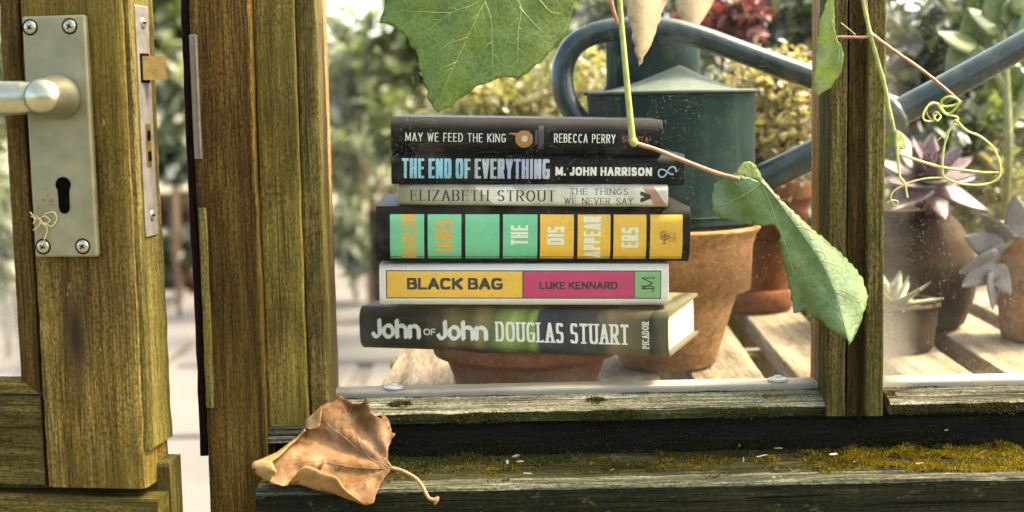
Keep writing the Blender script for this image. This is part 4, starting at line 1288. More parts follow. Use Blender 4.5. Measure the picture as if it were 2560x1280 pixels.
# plants seen through the door gap and the door pane
for i, (u, v, Y, ru, rv, n, lab, m, sz) in enumerate(((420, 40, 4.6, 90, 110, 420, 'light green shrub at the top of the door gap', 'lf_mid', 70), (430, 230, 4.4, 70, 90, 320, 'pale variegated shrub in the door gap', 'lf_pale', 60), (430, 385, 4.0, 60, 55, 260, 'blue green plant low in the door gap', 'lf_dark', 50),
        (885, 590, 4.3, 95, 70, 520, 'low pale variegated plant on the floor left of the stack', 'lf_pale', 40), (425, 620, 4.5, 70, 45, 260, 'low dark plant on the floor in the door gap', 'lf_dark', 42), (10, 200, 3.4, 70, 160, 420, 'green shrub behind the door pane', 'lf_mid', 60), (10, 560, 3.2, 60, 140, 300, 'pale variegated plant low behind the door pane', 'lf_pale', 60))):
    c = at(u, v, Y)
    shrub('garden_plant', lab, c, (px(ru, Y), .12, px(rv, Y)), n, px(sz, Y), M[m], M['twig'], (c.x, Y, .035), 'plants beyond the door', clumps=14, seed=60 + i, wid=.5)
# right hand pale plants
for i, (u, v, Y, ru, rv, n, lab, m, sz) in enumerate(((2500, 500, .85, 90, 110, 700, 'pale olive plant behind the pot at the right edge', 'lf_yel', 40), (2450, 330, .95, 110, 110, 600, 'mid green plant below the watering can spout', 'lf_mid', 50), (2520, 60, 1.2, 120, 130, 700, 'light green shrub at the upper right corner', 'lf_mid', 55))):
    c = at(u, v, Y)
    shrub('leafy_shrub', lab, c, (px(ru, Y), .10, px(rv, Y)), n, px(sz, Y), M[m], M['twig'], (c.x, Y, .035), 'leafy shrubs', clumps=18, seed=80 + i, wid=.5)
# far hedge beyond the greenhouse
hedge = shrub('hedge', 'soft out-of-focus garden hedge far behind the greenhouse plants', (.6, 6.6, .55), (3.4, .35, .62), 5000, .13, M['lf_far'], M['twig'], (.6, 6.6, 0), clumps=90, seed=99, wid=.55, cat='hedge', stems=5)
# unseen hedge added behind the viewer to keep bright low sky out of the panes
shrub('unseen_hedge', 'unseen dark hedge added behind the viewer to darken the pane reflections', (0, -6.0, .85), (4.5, .30, .75), 5200, .17, M['lf_dark'], M['twig'], (0, -6.0, 0), clumps=110, seed=98, wid=.7, cat='hedge', stems=5)
# dark pot standing on the floor in the door gap
c = at(446, 560, 4.9)
pot('floor_pot', 'tall dark brown pot standing on the floor beyond the door', (c.x, 4.9, .034), .13, .10, .40, M['terra_brown'], soil=M['compost'], group='pots on the floor')
c = at(965, 560, 3.85)
pot('floor_pot', 'brown clay pot standing on the floor left of the books', (c.x, 3.85, .034), .065, .055, .40, M['terra_brown'], soil=M['compost'], group='pots on the floor')

# ------------------------------------------------------------------ succulents with single leaves
def fleshy(L, W, T, cup=.25, tip=.5):
    v, f = [], []
    nl, nw = 8, 8
    for i in range(nl + 1):
        t = i / nl
        w = W * (math.sin(math.pi * min(1, t ** tip * .96 + .04)) ** .75) * .5 + .0006
        th = T * (1 - t * .75) * .5 + .0003
        z0 = cup * L * t * t
        for k in range(nw):
            a = 6.28318 * k / nw
            v.append((L * t, w * math.cos(a), z0 + th * math.sin(a) + cup * w * (math.cos(a) ** 2) * .8))
    for i in range(nl):
        for k in range(nw):
            f.append((i * nw + k, i * nw + (k + 1) % nw, (i + 1) * nw + (k + 1) % nw, (i + 1) * nw + k))
    f.append(tuple(range(nw))); f.append(tuple(nl * nw + k for k in range(nw - 1, -1, -1)))
    return v, f
def rosette(name, label, c, specs, mat, cat='succulent', stem_h=.0, tilt=(0, 0), seed=1, stemmat=None):
    rnd = random.Random(seed)
    root = empty(name, c, label, cat, None, (tilt[0], tilt[1], 0))
    for (n, L, W, T, el, cup) in specs:
        v, f = fleshy(L, W, T, cup)
        first = None
        for k in range(n):
            if first is None:
                o = obj('leaf', v, f, mat, root, world=False, smooth=True); first = o.data
            else:
                o = bpy.data.objects.new('leaf', first); COL.objects.link(o); o.parent = root
            s = rnd.uniform(.85, 1.12)
            o.scale = (s, s, s)
            o.location = (0, 0, stem_h)
            o.rotation_euler = (0, -R(el + rnd.uniform(-7, 7)), 6.28318 * (k + rnd.uniform(-.18, .18)) / n + el)
    if stem_h > 0:
        obj('stem', *tube_geo([(0, 0, -.012), (0, 0, stem_h * .6), (0, 0, stem_h + .004)], [.006, .0055, .005], 10), stemmat or M['twig'], root, world=False)
    return root
M['ech_purple'] = leafmat('purple_grey_succulent', [(.075, .034, .036), (.13, .080, .084), (.23, .185, .18)], .15, .4, island=False, scale=26)
M['ech_pale'] = leafmat('pale_green_succulent', [(.20, .21, .12), (.28, .29, .19), (.36, .36, .27)], .25, .45, island=False, scale=40)
M['ech_grey'] = leafmat('grey_felt_succulent', [(.11, .10, .09), (.16, .155, .145), (.22, .215, .205)], .2, .7, island=False, scale=40)
M['jade'] = leafmat('jade_leaf', [(.06, .11, .035), (.12, .18, .05), (.24, .27, .07)], .3, .3, island=False, scale=30)
pr_ = P(2306, 492, YD - .03)
rosette('purple_rosette', 'purple grey rosette succulent on the dark brown pot', pr_, [(7, .074, .038, .008, -14, .10), (7, .066, .034, .008, 12, .18), (6, .050, .027, .007, 38, .25), (5, .034, .018, .006, 66, .2)], M['ech_purple'], stem_h=.022, tilt=(R(28), R(4)), seed=3)
rosette('pale_rosette', 'pale green rosette succulent in the small pot', (pe_.x - .004, YE - .004, zE - .003), [(8, .052, .017, .006, 4, .06), (7, .046, .016, .006, 24, .15), (6, .036, .014, .006, 48, .2), (4, .026, .011, .005, 70, .1)], M['ech_pale'], seed=4, stem_h=.002)
cg = P(2478, 640, .33)
gs = empty('grey_succulent', (pf_.x - .03, .35, zG - .005), 'grey felted succulent sprig hanging left of the pale edge pot', 'succulent')
o0 = Vector(gs.location)
gp = [o0, P(2540, 590, .335), P(2500, 625, .33), P(2475, 668, .328)]
obj('stem', *tube_geo(spline(gp, 5), .0035, 8), M['greenstem'], gs)
fv, ff = fleshy(.044, .030, .007, .15)
first = None
for (u, v, an, roll, s) in ((2505, 628, 158, 20, 1.0), (2500, 640, 195, -15, 1.05), (2490, 655, 215, 30, 1.0), (2485, 672, 262, -20, .95), (2480, 664, 300, 20, .8), (2520, 600, 130, -30, .9), (2530, 590, 60, 10, .9), (2548, 580, 100, 10, .9)):
    if first is None:
        o = obj('leaf', fv, ff, M['ech_grey'], gs, world=False, smooth=True); first = o.data
    else:
        o = bpy.data.objects.new('leaf', first); COL.objects.link(o); o.parent = gs
    o.location = P(u, v, .328) - o0
    o.rotation_euler = (Matrix.Rotation(R(-an), 4, 'Y') @ Matrix.Rotation(R(70 + roll), 4, 'X')).to_euler()
    o.scale = (s, s, s)
# jade plant, upper right
jy = .50
jr = empty('jade_plant', P(2500, 640, jy + .12), 'jade plant with round red-edged leaves at the upper right', 'succulent')
jr.location.z = BZ + .001
o0 = Vector(jr.location)
jb = [[P(2500, 640, jy + .10), P(2520, 420, jy), P(2515, 200, jy), P(2500, 60, jy)], [P(2516, 330, jy), P(2560, 240, jy), P(2590, 130, jy)], [P(2515, 230, jy), P(2470, 150, jy), P(2440, 120, jy)]]
jb[0][0] = o0.copy()
for b in jb:
    obj('branch', *tube_geo(spline(b, 6), .0052, 8), M['greenstem'], jr)
fv, ff = fleshy(.046, .036, .008, .05, .55)
first = None
rj = random.Random(8)
for (u, v, an) in ((2440, 120, 170), (2450, 118, 120), (2470, 100, 75), (2500, 60, 100), (2505, 55, 60), (2520, 75, 20), (2500, 80, 150), (2550, 90, 60), (2580, 130, 110), (2555, 200, 160), (2430, 110, 210), (2470, 150, 235), (2545, 240, 20), (2515, 200, 330), (2510, 30, 80), (2485, 20, 130), (2560, 40, 90), (2545, 10, 70)):
    if first is None:
        o = obj('leaf', fv, ff, M['jade'], jr, world=False, smooth=True); first = o.data
    else:
        o = bpy.data.objects.new('leaf', first); COL.objects.link(o); o.parent = jr
    o.location = P(u, v, jy + rj.uniform(-.02, .02)) - o0
    o.rotation_euler = (Matrix.Rotation(R(-an), 4, 'Y') @ Matrix.Rotation(R(90 + rj.uniform(-50, 50)), 4, 'X') @ Matrix.Rotation(rj.uniform(-.4, .4), 4, 'Z')).to_euler()
# pale leaf shapes added inside: the first stands for a bright pane reflection
M['straw_sheet'] = leafmat('straw_coloured_sheet', [(0.298, 0.211, 0.099), (0.384, 0.298, 0.167), (0.434, 0.360, 0.236)], .45, .6, island=False, scale=30)
for (pts_, Y0, lab, nm) in (([(1555, -40), (1620, -60), (1690, -40), (1660, 20), (1640, 80), (1618, 130), (1597, 168), (1586, 130), (1580, 80), (1568, 30)], .10, 'pale pointed shape added for a pane reflection before the watering can collar', 'stand_in_leaf'),
                        ([(1690, -50), (1770, -60), (1800, -30), (1770, 30), (1740, 75), (1705, 55), (1688, 20)], .34, 'broad pale tan shape added behind the top of the watering can', 'stand_in_leaf')):
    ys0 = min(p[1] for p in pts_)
    o = obj(nm, *leaf_geo(pts_, lambda x, y, Y0=Y0: P(x, y, Y0 + .004 * math.sin(x * .05) - .00012 * (y - ys0)), 14, 2), M['straw_sheet'], smooth=True)
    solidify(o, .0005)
    tag(o, lab, 'leaf', 'pale leaf shapes added inside')
# ------------------------------------------------------------------ vines outside the glass
M['vine_leaf'] = leafmat('vine_leaf_green', [(.060, .108, .008), (.096, .156, .012), (.138, .200, .020)], .42, .45, island=False, scale=55, vein=((.19, .25, .075), 190, .45), spots=((.030, .020, .008), 130, .735), bump=.15)
M['vine_leaf_cool'] = leafmat('vine_leaf_bluish', [(.050, .102, .018), (.094, .165, .034), (.155, .235, .066)], .28, .42, island=False, scale=60, vein=((.045, .095, .035), 170, .35), spec=.7, bump=.22)
M['vine_leaf_young'] = leafmat('young_vine_leaf', [(.17, .22, .05), (.23, .29, .075), (.30, .35, .11)], .45, .5, island=False, scale=60, vein=((.32, .36, .12), 220, .4))
M['vein'] = plain('leaf_vein', (.26, .30, .09), .55, var=.2, scale=200)
M['vein_dark'] = plain('leaf_vein_shadow', (.06, .12, .05), .55, var=.2, scale=200)
M['stem_green'] = plain('vine_stem_green', (.22, .25, .055), .5, var=.3, scale=120)
M['stem_red'] = plain('vine_stem_reddish', (.24, .115, .05), .5, var=.35, scale=120)
M['tendril'] = plain('vine_tendril', (.34, .37, .10), .5, var=.2, scale=120)

def zoomed(pts, s, ox, oy): return [(ox + x / s, oy + y / s) for x, y in pts]
def veins(fn, paths, parent, mat, w=.0005, name='vein'):
    for p in paths:
        q = spline([Vector((x, y, 0)) for x, y in p], 6)
        pts = [fn(a.x, a.y) for a in q]
        n = len(pts)
        obj(name, *tube_geo(pts, [w * (1 - .75 * i / n) for i in range(n)], 6), mat, parent, smooth=True)

def side_veins(fn, paths, parent, mat, w, reach, every, ang=48, seed=1):
    rr_ = random.Random(seed)
    mb = MB()
    for p in paths:
        q = spline([Vector((x, y, 0)) for x, y in p], 10)
        d = 0.0
        sgn = 1
        for a, b in zip(q, q[1:]):
            d += (b - a).length
            if d < every: continue
            d = 0.0
            sgn = -sgn
            t = (b - a).normalized()
            an = R(ang * sgn + rr_.uniform(-12, 12))
            dr = Vector((t.x * math.cos(an) - t.y * math.sin(an), t.x * math.sin(an) + t.y * math.cos(an), 0))
            L = reach * rr_.uniform(.55, 1.1)
            pts = []
            for k in range(7):
                tt = k / 6
                c2 = a + dr * (L * tt) + t * (L * .25 * tt * tt)
                pts.append(fn(c2.x, c2.y))
            mb.add(*tube_geo(pts, [w * (1 - .8 * k / 6) for k in range(7)], 5))
    o = mb.build('side_veins', mat, parent, smooth=True)
    return o

# big leaf hanging in at the top
o_ = zoomed([(600, -140), (592, 40), (577, 110), (545, 210), (600, 215), (660, 240), (705, 268), (740, 305), (792, 330), (815, 372), (820, 425), (870, 450), (887, 500), (905, 560), (905, 610), (926, 650), (940, 720), (950, 780), (985, 830), (978, 900), (1010, 940), (1040, 990), (1080, 1025), (1130, 1000), (1180, 985), (1240, 930), (1300, 890), (1380, 840), (1430, 790), (1500, 768), (1560, 750), (1620, 720), (1690, 706), (1760, 710), (1820, 727), (1860, 690), (1920, 655), (1980, 590), (2050, 540), (2080, 500), (2130, 450), (2190, 390), (2230, 335), (2270, 270), (2280, 200), (2308, 100), (2310, 0), (2290, -180), (1950, -330), (1500, -250), (1000, -330)], 3.657, 800, 0)
YL = -.050
def f_big(x, y):
    dx, dy = (x - 1200) / 240, (y - 60) / 220
    return P(x, y, YL + .010 * dx * dx - .006 * dy + .0016 * math.sin(x * .035 + y * .02) + .0020 * noise.noise(Vector((x * .012, y * .012, 4))))
c = P(1215, -60, YL)
bl_ = empty('hanging_vine_leaf', c, 'large green vine leaf hanging over the top of the pane', 'leaf')
solidify(obj('blade', *leaf_geo(o_, f_big, 11, 2.0, seed=3), M['vine_leaf'], bl_, smooth=True), .0004)
fz = lambda p: zoomed(p, 3.657, 800, 0)
vb = lambda x, y: f_big(x, y) + Vector((0, -.0004, 0))
veins(vb, [fz([(1530, -120), (1510, 10), (1470, 80), (1350, 340), (1180, 700), (1090, 930)]), fz([(1530, -120), (1420, 30), (1200, 120), (960, 300)]), fz([(1530, -120), (1820, 20), (1812, 300), (1800, 620)]), fz([(1510, 20), (1565, 200), (1580, 640)]), fz([(1820, 60), (1960, 220), (2050, 310)]), fz([(1350, 340), (1180, 400), (1090, 470)]), fz([(1240, 570), (1150, 610), (1090, 640)]), fz([(1960, -60), (2100, 100), (2200, 130)]), fz([(1200, 120), (1000, 110), (740, 100)])], bl_, M['vein'], .00034)
side_veins(vb, [fz([(1510, 10), (1470, 80), (1350, 340), (1180, 700)]), fz([(1420, 30), (1200, 120), (1050, 230)]), fz([(1820, 20), (1812, 300), (1805, 520)]), fz([(1565, 200), (1580, 560)])], bl_, M['vein'], .00020, 34, 22, 52, 2)
obj('petiole', *tube_geo(spline([f_big(1218, -33), P(1226, -70, YL - .004), P(1250, -110, YL - .006)], 5), .0014, 8), M['stem_red'], bl_, smooth=True)

# middle vine: stem down to a node, petiole to the folded leaf
YV = -.060
vr = empty('vine_shoot', P(1540, -60, YV), 'thin vine shoot hanging before the books and carrying a folded green leaf', 'vine')
stem = spline([P(1545, -70, YV), P(1552, 40, YV), P(1562, 150, YV), P(1572, 260, YV), P(1581, 352, YV)], 8)
obj('stem', *tube_geo(stem, [.0019 + .0008 * (i / len(stem)) ** 2 for i in range(len(stem))], 10), M['stem_green'], vr, smooth=True)
obj('stem', *tube_geo(spline([P(1520, -70, YV - .003), P(1530, 10, YV - .003), P(1545, 60, YV - .001)], 6), .0014, 8), M['stem_red'], vr, smooth=True)
node = spline([P(1580, 345, YV), P(1584, 355, YV), P(1592, 362, YV)], 4)
obj('node', *tube_geo(node, [.0026, .0029, .0032, .0033, .0033, .0032, .0030, .0026, .0022], 10), M['stem_green'], vr, smooth=True)
obj('petiole', *tube_geo(spline([P(1588, 358, YV), P(1640, 374, YV), P(1710, 402, YV - .001), P(1790, 432, YV - .002), P(1850, 448, YV - .004)], 8), .0016, 10), M['stem_red'], vr, smooth=True)
o_ = zoomed([(205, 150), (240, 128), (395, 185), (410, 160), (470, 235), (560, 330), (700, 460), (820, 560), (960, 690), (1030, 790), (1060, 890), (1040, 970), (1010, 1060), (965, 1155), (940, 1190), (925, 1145), (850, 1110), (790, 1060), (720, 1010), (692, 1030), (670, 970), (598, 992), (585, 880), (560, 780), (530, 640), (515, 500), (480, 448), (430, 455), (330, 452), (230, 432), (150, 410), (97, 360), (95, 250), (115, 190), (170, 165)], 2.461, 1740, 380)
mid = [(405, 185), (480, 270), (620, 460), (760, 665), (860, 880), (940, 1180)]
midp = zoomed(mid, 2.461, 1740, 380)
def side_of_mid(x, y):
    """signed distance in px from the midrib, positive on the right hand half"""
    best, sg = 1e9, 1
    for a, b in zip(midp, midp[1:]):
        ax, ay = b[0] - a[0], b[1] - a[1]
        L2 = ax * ax + ay * ay
        t = max(0, min(1, ((x - a[0]) * ax + (y - a[1]) * ay) / L2))
        px_, py_ = a[0] + ax * t, a[1] + ay * t
        d = math.hypot(x - px_, y - py_)
        if d < best:
            best = d
            sg = 1 if (ax * (y - a[1]) - ay * (x - a[0])) < 0 else -1
    return best * sg
def f_fold(x, y):
    s = side_of_mid(x, y)
    fold = .00050 * s if s > 0 else .00024 * (-s)
    dy = (y - 600) / 250
    return P(x, y, YV - .012 + fold * .55 - .010 * dy + .0016 * math.sin(x * .06 - y * .04) - (.012 * max(0, (1850 - x) / 80) ** 1.5 * -.6 if x < 1850 else 0))
lf_ = obj('leaf', *leaf_geo(o_, f_fold, 9, 1.8, seed=6), M['vine_leaf_cool'], vr, smooth=True)
solidify(lf_, .0004)
fz = lambda p: zoomed(p, 2.461, 1740, 380)
vf = lambda x, y: f_fold(x, y) + Vector((0, -.0004, 0))
veins(vf, [fz([(395, 178), (480, 270), (620, 460), (760, 665), (860, 880), (935, 1160)])], lf_, M['vein_dark'], .0005)
veins(vf, [fz([(620, 458), (680, 470), (760, 520), (820, 580)]), fz([(755, 660), (850, 690), (950, 740), (1030, 800)]), fz([(845, 840), (920, 860), (1040, 925)]), fz([(410, 200), (480, 380), (560, 600), (640, 900)]), fz([(400, 190), (300, 260), (160, 330)])], lf_, M['vein'], .00028)
side_veins(vf, [fz([(480, 270), (620, 460), (760, 665), (860, 880)]), fz([(440, 290), (560, 600), (620, 830)])], lf_, M['vein_dark'], .00022, 30, 17, 50, 3)
# the lobe that turns back behind
o_ = zoomed([(238, 134), (270, 85), (292, 62), (330, 56), (365, 80), (395, 125), (405, 160), (398, 186), (320, 165)], 2.461, 1740, 380)
fl2 = lambda x, y: P(x, y, YV - .006 + (600 - y) * .00006)
solidify(obj('leaf_lobe', *leaf_geo(o_, fl2, 9, .8, seed=9), M['vine_leaf_young'], vr, smooth=True), .0004)

# right hand vine with tendrils
YR = -.066
vq = empty('tendril_vine', P(2150, -60, YR), 'thin vine with curling tendrils hanging in front of the mullion', 'vine')
def vtube(name, pts, r, mat, n=9, sub=8, taper=1.0):
    p_ = spline([P(a[0], a[1], YR + (a[2] if len(a) > 2 else 0)) for a in pts], sub)
    k = len(p_)
    return obj(name, *tube_geo(p_, [r * .80 * (1 - (1 - taper) * i / k) * (1 + .12 * math.sin(i * 1.3) * math.sin(i * .37)) for i in range(k)], n), mat, vq, smooth=True)
zz = lambda p: [(1960 + q[0] / 2.285, q[1] / 2.285) + tuple(q[2:]) for q in p]
vtube('stem', zz([(440, -90), (455, 20), (475, 120), (492, 195)]), .0018, M['stem_green'])
vtube('stem', zz([(465, -60), (472, 40), (483, 120), (494, 190)]), .0009, M['stem_red'])
vtube('node', zz([(485, 185), (495, 200), (505, 212)]), .0029, M['stem_green'])
vtube('petiole', zz([(490, 208), (440, 214), (370, 212), (300, 212)]), .0014, M['stem_red'])
vtube('stem', zz([(494, 200), (530, 330), (575, 490), (600, 620), (632, 760)]), .0019, M['stem_green'])
vtube('stem', zz([(505, 200), (620, 285), (780, 395), (900, 490), (1010, 585)]), .0017, M['stem_red'], taper=.8)
vtube('stem', zz([(632, 760), (645, 850), (655, 950), (662, 1010), (690, 1050), (705, 1130)]), .0017, M['tendril'], taper=.5)
vtube('hair', zz([(410, 200), (370, 165), (325, 130)]), .0004, M['tendril'])
# tendrils
vtube('tendril', zz([(1010, 585), (960, 605, .004), (905, 605, .006), (905, 570, 0), (950, 552, -.004), (1000, 580, -.006), (960, 640, 0), (920, 645, .004), (890, 600, .004), (840, 590, 0), (800, 640, -.003), (800, 685, -.004), (850, 690, 0), (855, 650, .004), (870, 640, .003), (895, 665, 0), (875, 690, -.003), (858, 668, 0), (872, 655, .002)]), .0011, M['tendril'], 7, 6, .8)
vtube('tendril', zz([(845, 690), (815, 650, .002), (820, 610, .003), (880, 590, .004)]), .0010, M['stem_red'], 7)
vtube('tendril', zz([(880, 600), (920, 650, .002), (985, 668, 0), (990, 690), (970, 700), (985, 690, -.003), (1040, 745), (1120, 780), (1190, 840), (1228, 920), (1235, 990), (1210, 1030), (1140, 1055), (1040, 1055), (960, 1035), (915, 1010), (905, 960), (910, 870), (930, 780), (965, 710)]), .0011, M['tendril'], 7, 6)
vtube('tendril', zz([(660, 880), (760, 915), (900, 955), (1050, 975), (1140, 985), (1225, 985)]), .0014, M['tendril'], 7, 8, .8)
vtube('tendril', zz([(915, 1015), (830, 1018), (760, 1030), (690, 1055), (630, 1090), (610, 1130), (625, 1165), (645, 1175), (648, 1150), (615, 1145), (585, 1160)]), .0009, M['tendril'], 7, 6, .7)
vtube('tendril', zz([(965, 715), (920, 765), (870, 808)]), .0009, M['tendril'], 7, 6, .4)
# leaves on it
o_ = zoomed([(282, -30), (285, 60), (290, 150), (300, 215), (330, 270), (342, 310), (330, 400), (310, 440), (285, 470), (270, 500), (235, 520), (200, 548), (178, 530), (170, 450), (180, 380), (185, 280), (200, 180), (205, 110), (225, 70), (245, 10), (250, -40)], 2.285, 1960, 0)
def f_y(x, y): return P(x, y, YR - .004 + .00018 * (2095 - x) + .0015 * math.sin(y * .07))
yl = obj('leaf', *leaf_geo(o_, f_y, 7, 1.2, seed=12), M['vine_leaf_young'], vq, smooth=True)
solidify(yl, .0004)
fy = lambda x, y: f_y(x, y) + Vector((0, -.0004, 0))
veins(fy, [zoomed([(298, 212), (260, 300), (215, 430), (185, 530)], 2.285, 1960, 0), zoomed([(296, 205), (275, 120), (268, 0)], 2.285, 1960, 0), zoomed([(298, 215), (315, 290), (305, 400)], 2.285, 1960, 0)], yl, M['vein'], .0004)
o_ = zoomed([(640, 740), (612, 765), (590, 780), (580, 810), (600, 830), (632, 838), (655, 850), (685, 855), (698, 830), (695, 790), (675, 760), (655, 755)], 2.285, 1960, 0)
bq = obj('leaf', *leaf_geo(o_, lambda x, y: P(x, y, YR - .004 + .0006 * abs(x - 2238)), 5, .6, seed=13), M['vine_leaf_young'], vq, smooth=True)
solidify(bq, .0004)

# ------------------------------------------------------------------ fallen leaf on the sill
def dry(name, a, b, c_, tr):
    return leafmat(name, [a, b, c_], tr, .5, island=False, scale=20, vein=((.10, .04, .010), 150, .12), spots=((.06, .022, .006), 60, .66), spec=.12, bump=.1)
M['dry_top'] = dry('dry_leaf_upper', (.050, .020, .005), (.140, .070, .021), (.285, .175, .090), .15)
M['dry_under'] = dry('dry_leaf_underside', (.20, .110, .032), (.27, .165, .060), (.34, .225, .10), .2)
M['dry_vein'] = plain('dry_leaf_vein', (.20, .115, .040), .6, var=.25, scale=160)
S8, OX, OY = 2.723, 560, 940
o_ = zoomed([(1150, 625), (1112, 560), (1120, 480), (1140, 430), (1166, 392), (1140, 386), (1130, 330), (1115, 290), (1082, 256), (1070, 292), (1030, 270), (1000, 250), (985, 200), (976, 140), (950, 175), (925, 192), (880, 190), (835, 160), (786, 130), (765, 172), (700, 185), (660, 205), (600, 262), (556, 305), (560, 335), (548, 352), (500, 410), (430, 465), (350, 522), (240, 570), (192, 592), (195, 632), (240, 682), (310, 722), (400, 750), (455, 735), (520, 742), (640, 780), (720, 790), (800, 822), (900, 858), (968, 880), (1020, 862), (1040, 790), (1065, 730), (1110, 672)], S8, OX, OY)
def yd(v_): return -.062 - (v_ - 990) / 275.0 * .056
def f_dry(x, y):
    dx, dy = (x - 850) / 200.0, (y - 1130) / 130.0
    cup = .020 * math.exp(-(dx * dx + dy * dy) * .9)
    rp = .0028 * math.sin(math.atan2(y - 1170, x - 980) * 11 + .6) * min(1, math.hypot(x - 980, y - 1170) / 120)
    rp += .0022 * noise.noise(Vector((x * .025, y * .025, 1))) + .0009 * noise.noise(Vector((x * .09, y * .09, 6)))
    return P(x, y, yd(y) + cup + rp - .004)
cq = P(916, 1262, yd(1262))
dl = empty('fallen_leaf', cq, 'curled brown dry leaf lying on the sill against the door post', 'leaf')
solidify(obj('blade', *leaf_geo(o_, f_dry, 7, 1.0, seed=21), M['dry_top'], dl, smooth=True), .0002)
# margins that curl over towards the viewer and show the paler underside
def flap(edge, reach, lift, parent):
    """edge: outline points (zoom space); reach: how far the margin folds back towards the inside, as offset vectors"""
    e = [Vector(q) for q in zoomed(edge, S8, OX, OY)]
    r = [Vector(q) / S8 for q in reach]
    es = spline([Vector((q.x, q.y, 0)) for q in e], 6); rs = spline([Vector((q.x, q.y, 0)) for q in r], 6)
    v, f = [], []
    m = 9
    for a, b in zip(es, rs):
        for k in range(m + 1):
            t = k / m
            q = a + b * (math.sin(t * math.pi / 2) * 1.0 if t < 1 else 1.0)
            base = f_dry(a.x, a.y).y
            yv = base - lift * math.sin(t * math.pi * .78) - .0006
            v.append(P(q.x, q.y, yv))
    for i in range(len(es) - 1):
        for k in range(m):
            f.append((i * (m + 1) + k, i * (m + 1) + k + 1, (i + 1) * (m + 1) + k + 1, (i + 1) * (m + 1) + k))
    solidify(obj('curled_margin', v, f, M['dry_under'], parent, smooth=True), .0002)
flap([(660, 205), (600, 262), (556, 305), (548, 352)], [(5, 5), (58, 40), (90, 45), (40, 12)], .006, dl)
flap([(548, 352), (500, 410), (430, 465), (350, 522), (240, 570), (192, 592), (195, 632), (240, 682), (310, 722)], [(8, 20), (-10, 30), (10, 20), (30, 25), (85, 20), (140, 0), (150, -10), (120, -20), (15, -30)], .008, dl)
flap([(440, 738), (520, 742), (640, 780), (720, 790), (800, 822), (900, 858), (968, 880)], [(0, -10), (30, -130), (40, -120), (45, -105), (20, -60), (10, -20), (0, -4)], .009, dl)
vd = lambda x, y: f_dry(x, y) + Vector((0, -.0006, 0))
zd = lambda p: zoomed(p, S8, OX, OY)
veins(vd, [zd([(1150, 625), (1060, 630), (900, 620), (760, 600), (600, 580), (430, 600)]), zd([(1100, 628), (960, 540), (850, 440), (760, 370), (680, 300)]), zd([(1130, 622), (1000, 560), (950, 500), (880, 360), (800, 180)]), zd([(1140, 615), (1075, 540), (1050, 420), (1070, 290)]), zd([(1110, 630), (1000, 690), (900, 740), (850, 760)]), zd([(800, 360), (880, 290), (940, 240)])], dl, M['dry_vein'], .00042)
side_veins(vd, [zd([(1060, 630), (900, 620), (760, 600), (600, 580)]), zd([(1100, 628), (960, 540), (850, 440), (760, 370)]), zd([(1000, 560), (950, 500), (880, 360), (840, 260)]), zd([(1075, 540), (1050, 420)]), zd([(1000, 690), (930, 725)])], dl, M['dry_vein'], .00022, 22, 11, 50, 4)
st_ = [(1140, 626), (1200, 640), (1265, 670), (1315, 705), (1350, 750), (1375, 800), (1400, 835), (1432, 842), (1446, 848)]
sp_ = []
for i, (a, b) in enumerate(zd(st_)):
    sp_.append(P(a, b, yd(b) - .006 + .001 * i))
sp_ = spline(sp_, 5)
obj('stalk', *tube_geo(sp_, [.0013 + (.0022 if i > len(sp_) - 7 else 0) * min(1, (i - len(sp_) + 7) / 5) for i in range(len(sp_))], 9), M['dry_vein'], dl, smooth=True)

# ------------------------------------------------------------------ moss and litter on the sill
M['moss_gold'] = leafmat('golden_moss', [(.030, .030, .003), (.16, .115, .006), (.27, .185, .012), (.06, .062, .005), (.16, .072, .006), (.10, .115, .012)], .3, .8, spec=.03)
M['moss_dark'] = leafmat('dark_moss', [(.010, .016, .004), (.03, .040, .010), (.055, .060, .014), (.05, .028, .008)], .2, .8, spec=.03)
M['chaff'] = plain('dry_chaff', (.20, .155, .075), .8, var=.5, scale=200)
M['chaff2'] = plain('brown_chaff', (.10, .060, .022), .8, var=.5, scale=200)
M['flake'] = plain('white_flake', (.42, .39, .30), .8, var=.3, scale=200)
rm_ = random.Random(31)
def blade(mb, p, n_dir, L, w):
    d = (n_dir + Vector((rm_.gauss(0, .55), rm_.gauss(0, .55), rm_.gauss(0, .35)))).normalized()
    s = d.cross(Vector((rm_.gauss(0, 1), rm_.gauss(0, 1), rm_.gauss(0, 1)))).normalized() * w
    k = p + d * L * .55
    mb.add([p - s, p + s, k + s * .8, p + d * L + Vector((0, 0, -L * .15)), k - s * .8], [(0, 1, 2, 4), (4, 2, 3)])
def sill_z(y): return zS + (zF - zS) * min(1, max(0, (-.022 - y) / .07)) 
mg, mdk = MB(), MB()
xl_, xr_ = P(940, 1200, -.06).x, P(2580, 1200, -.06).x
cnt = 0
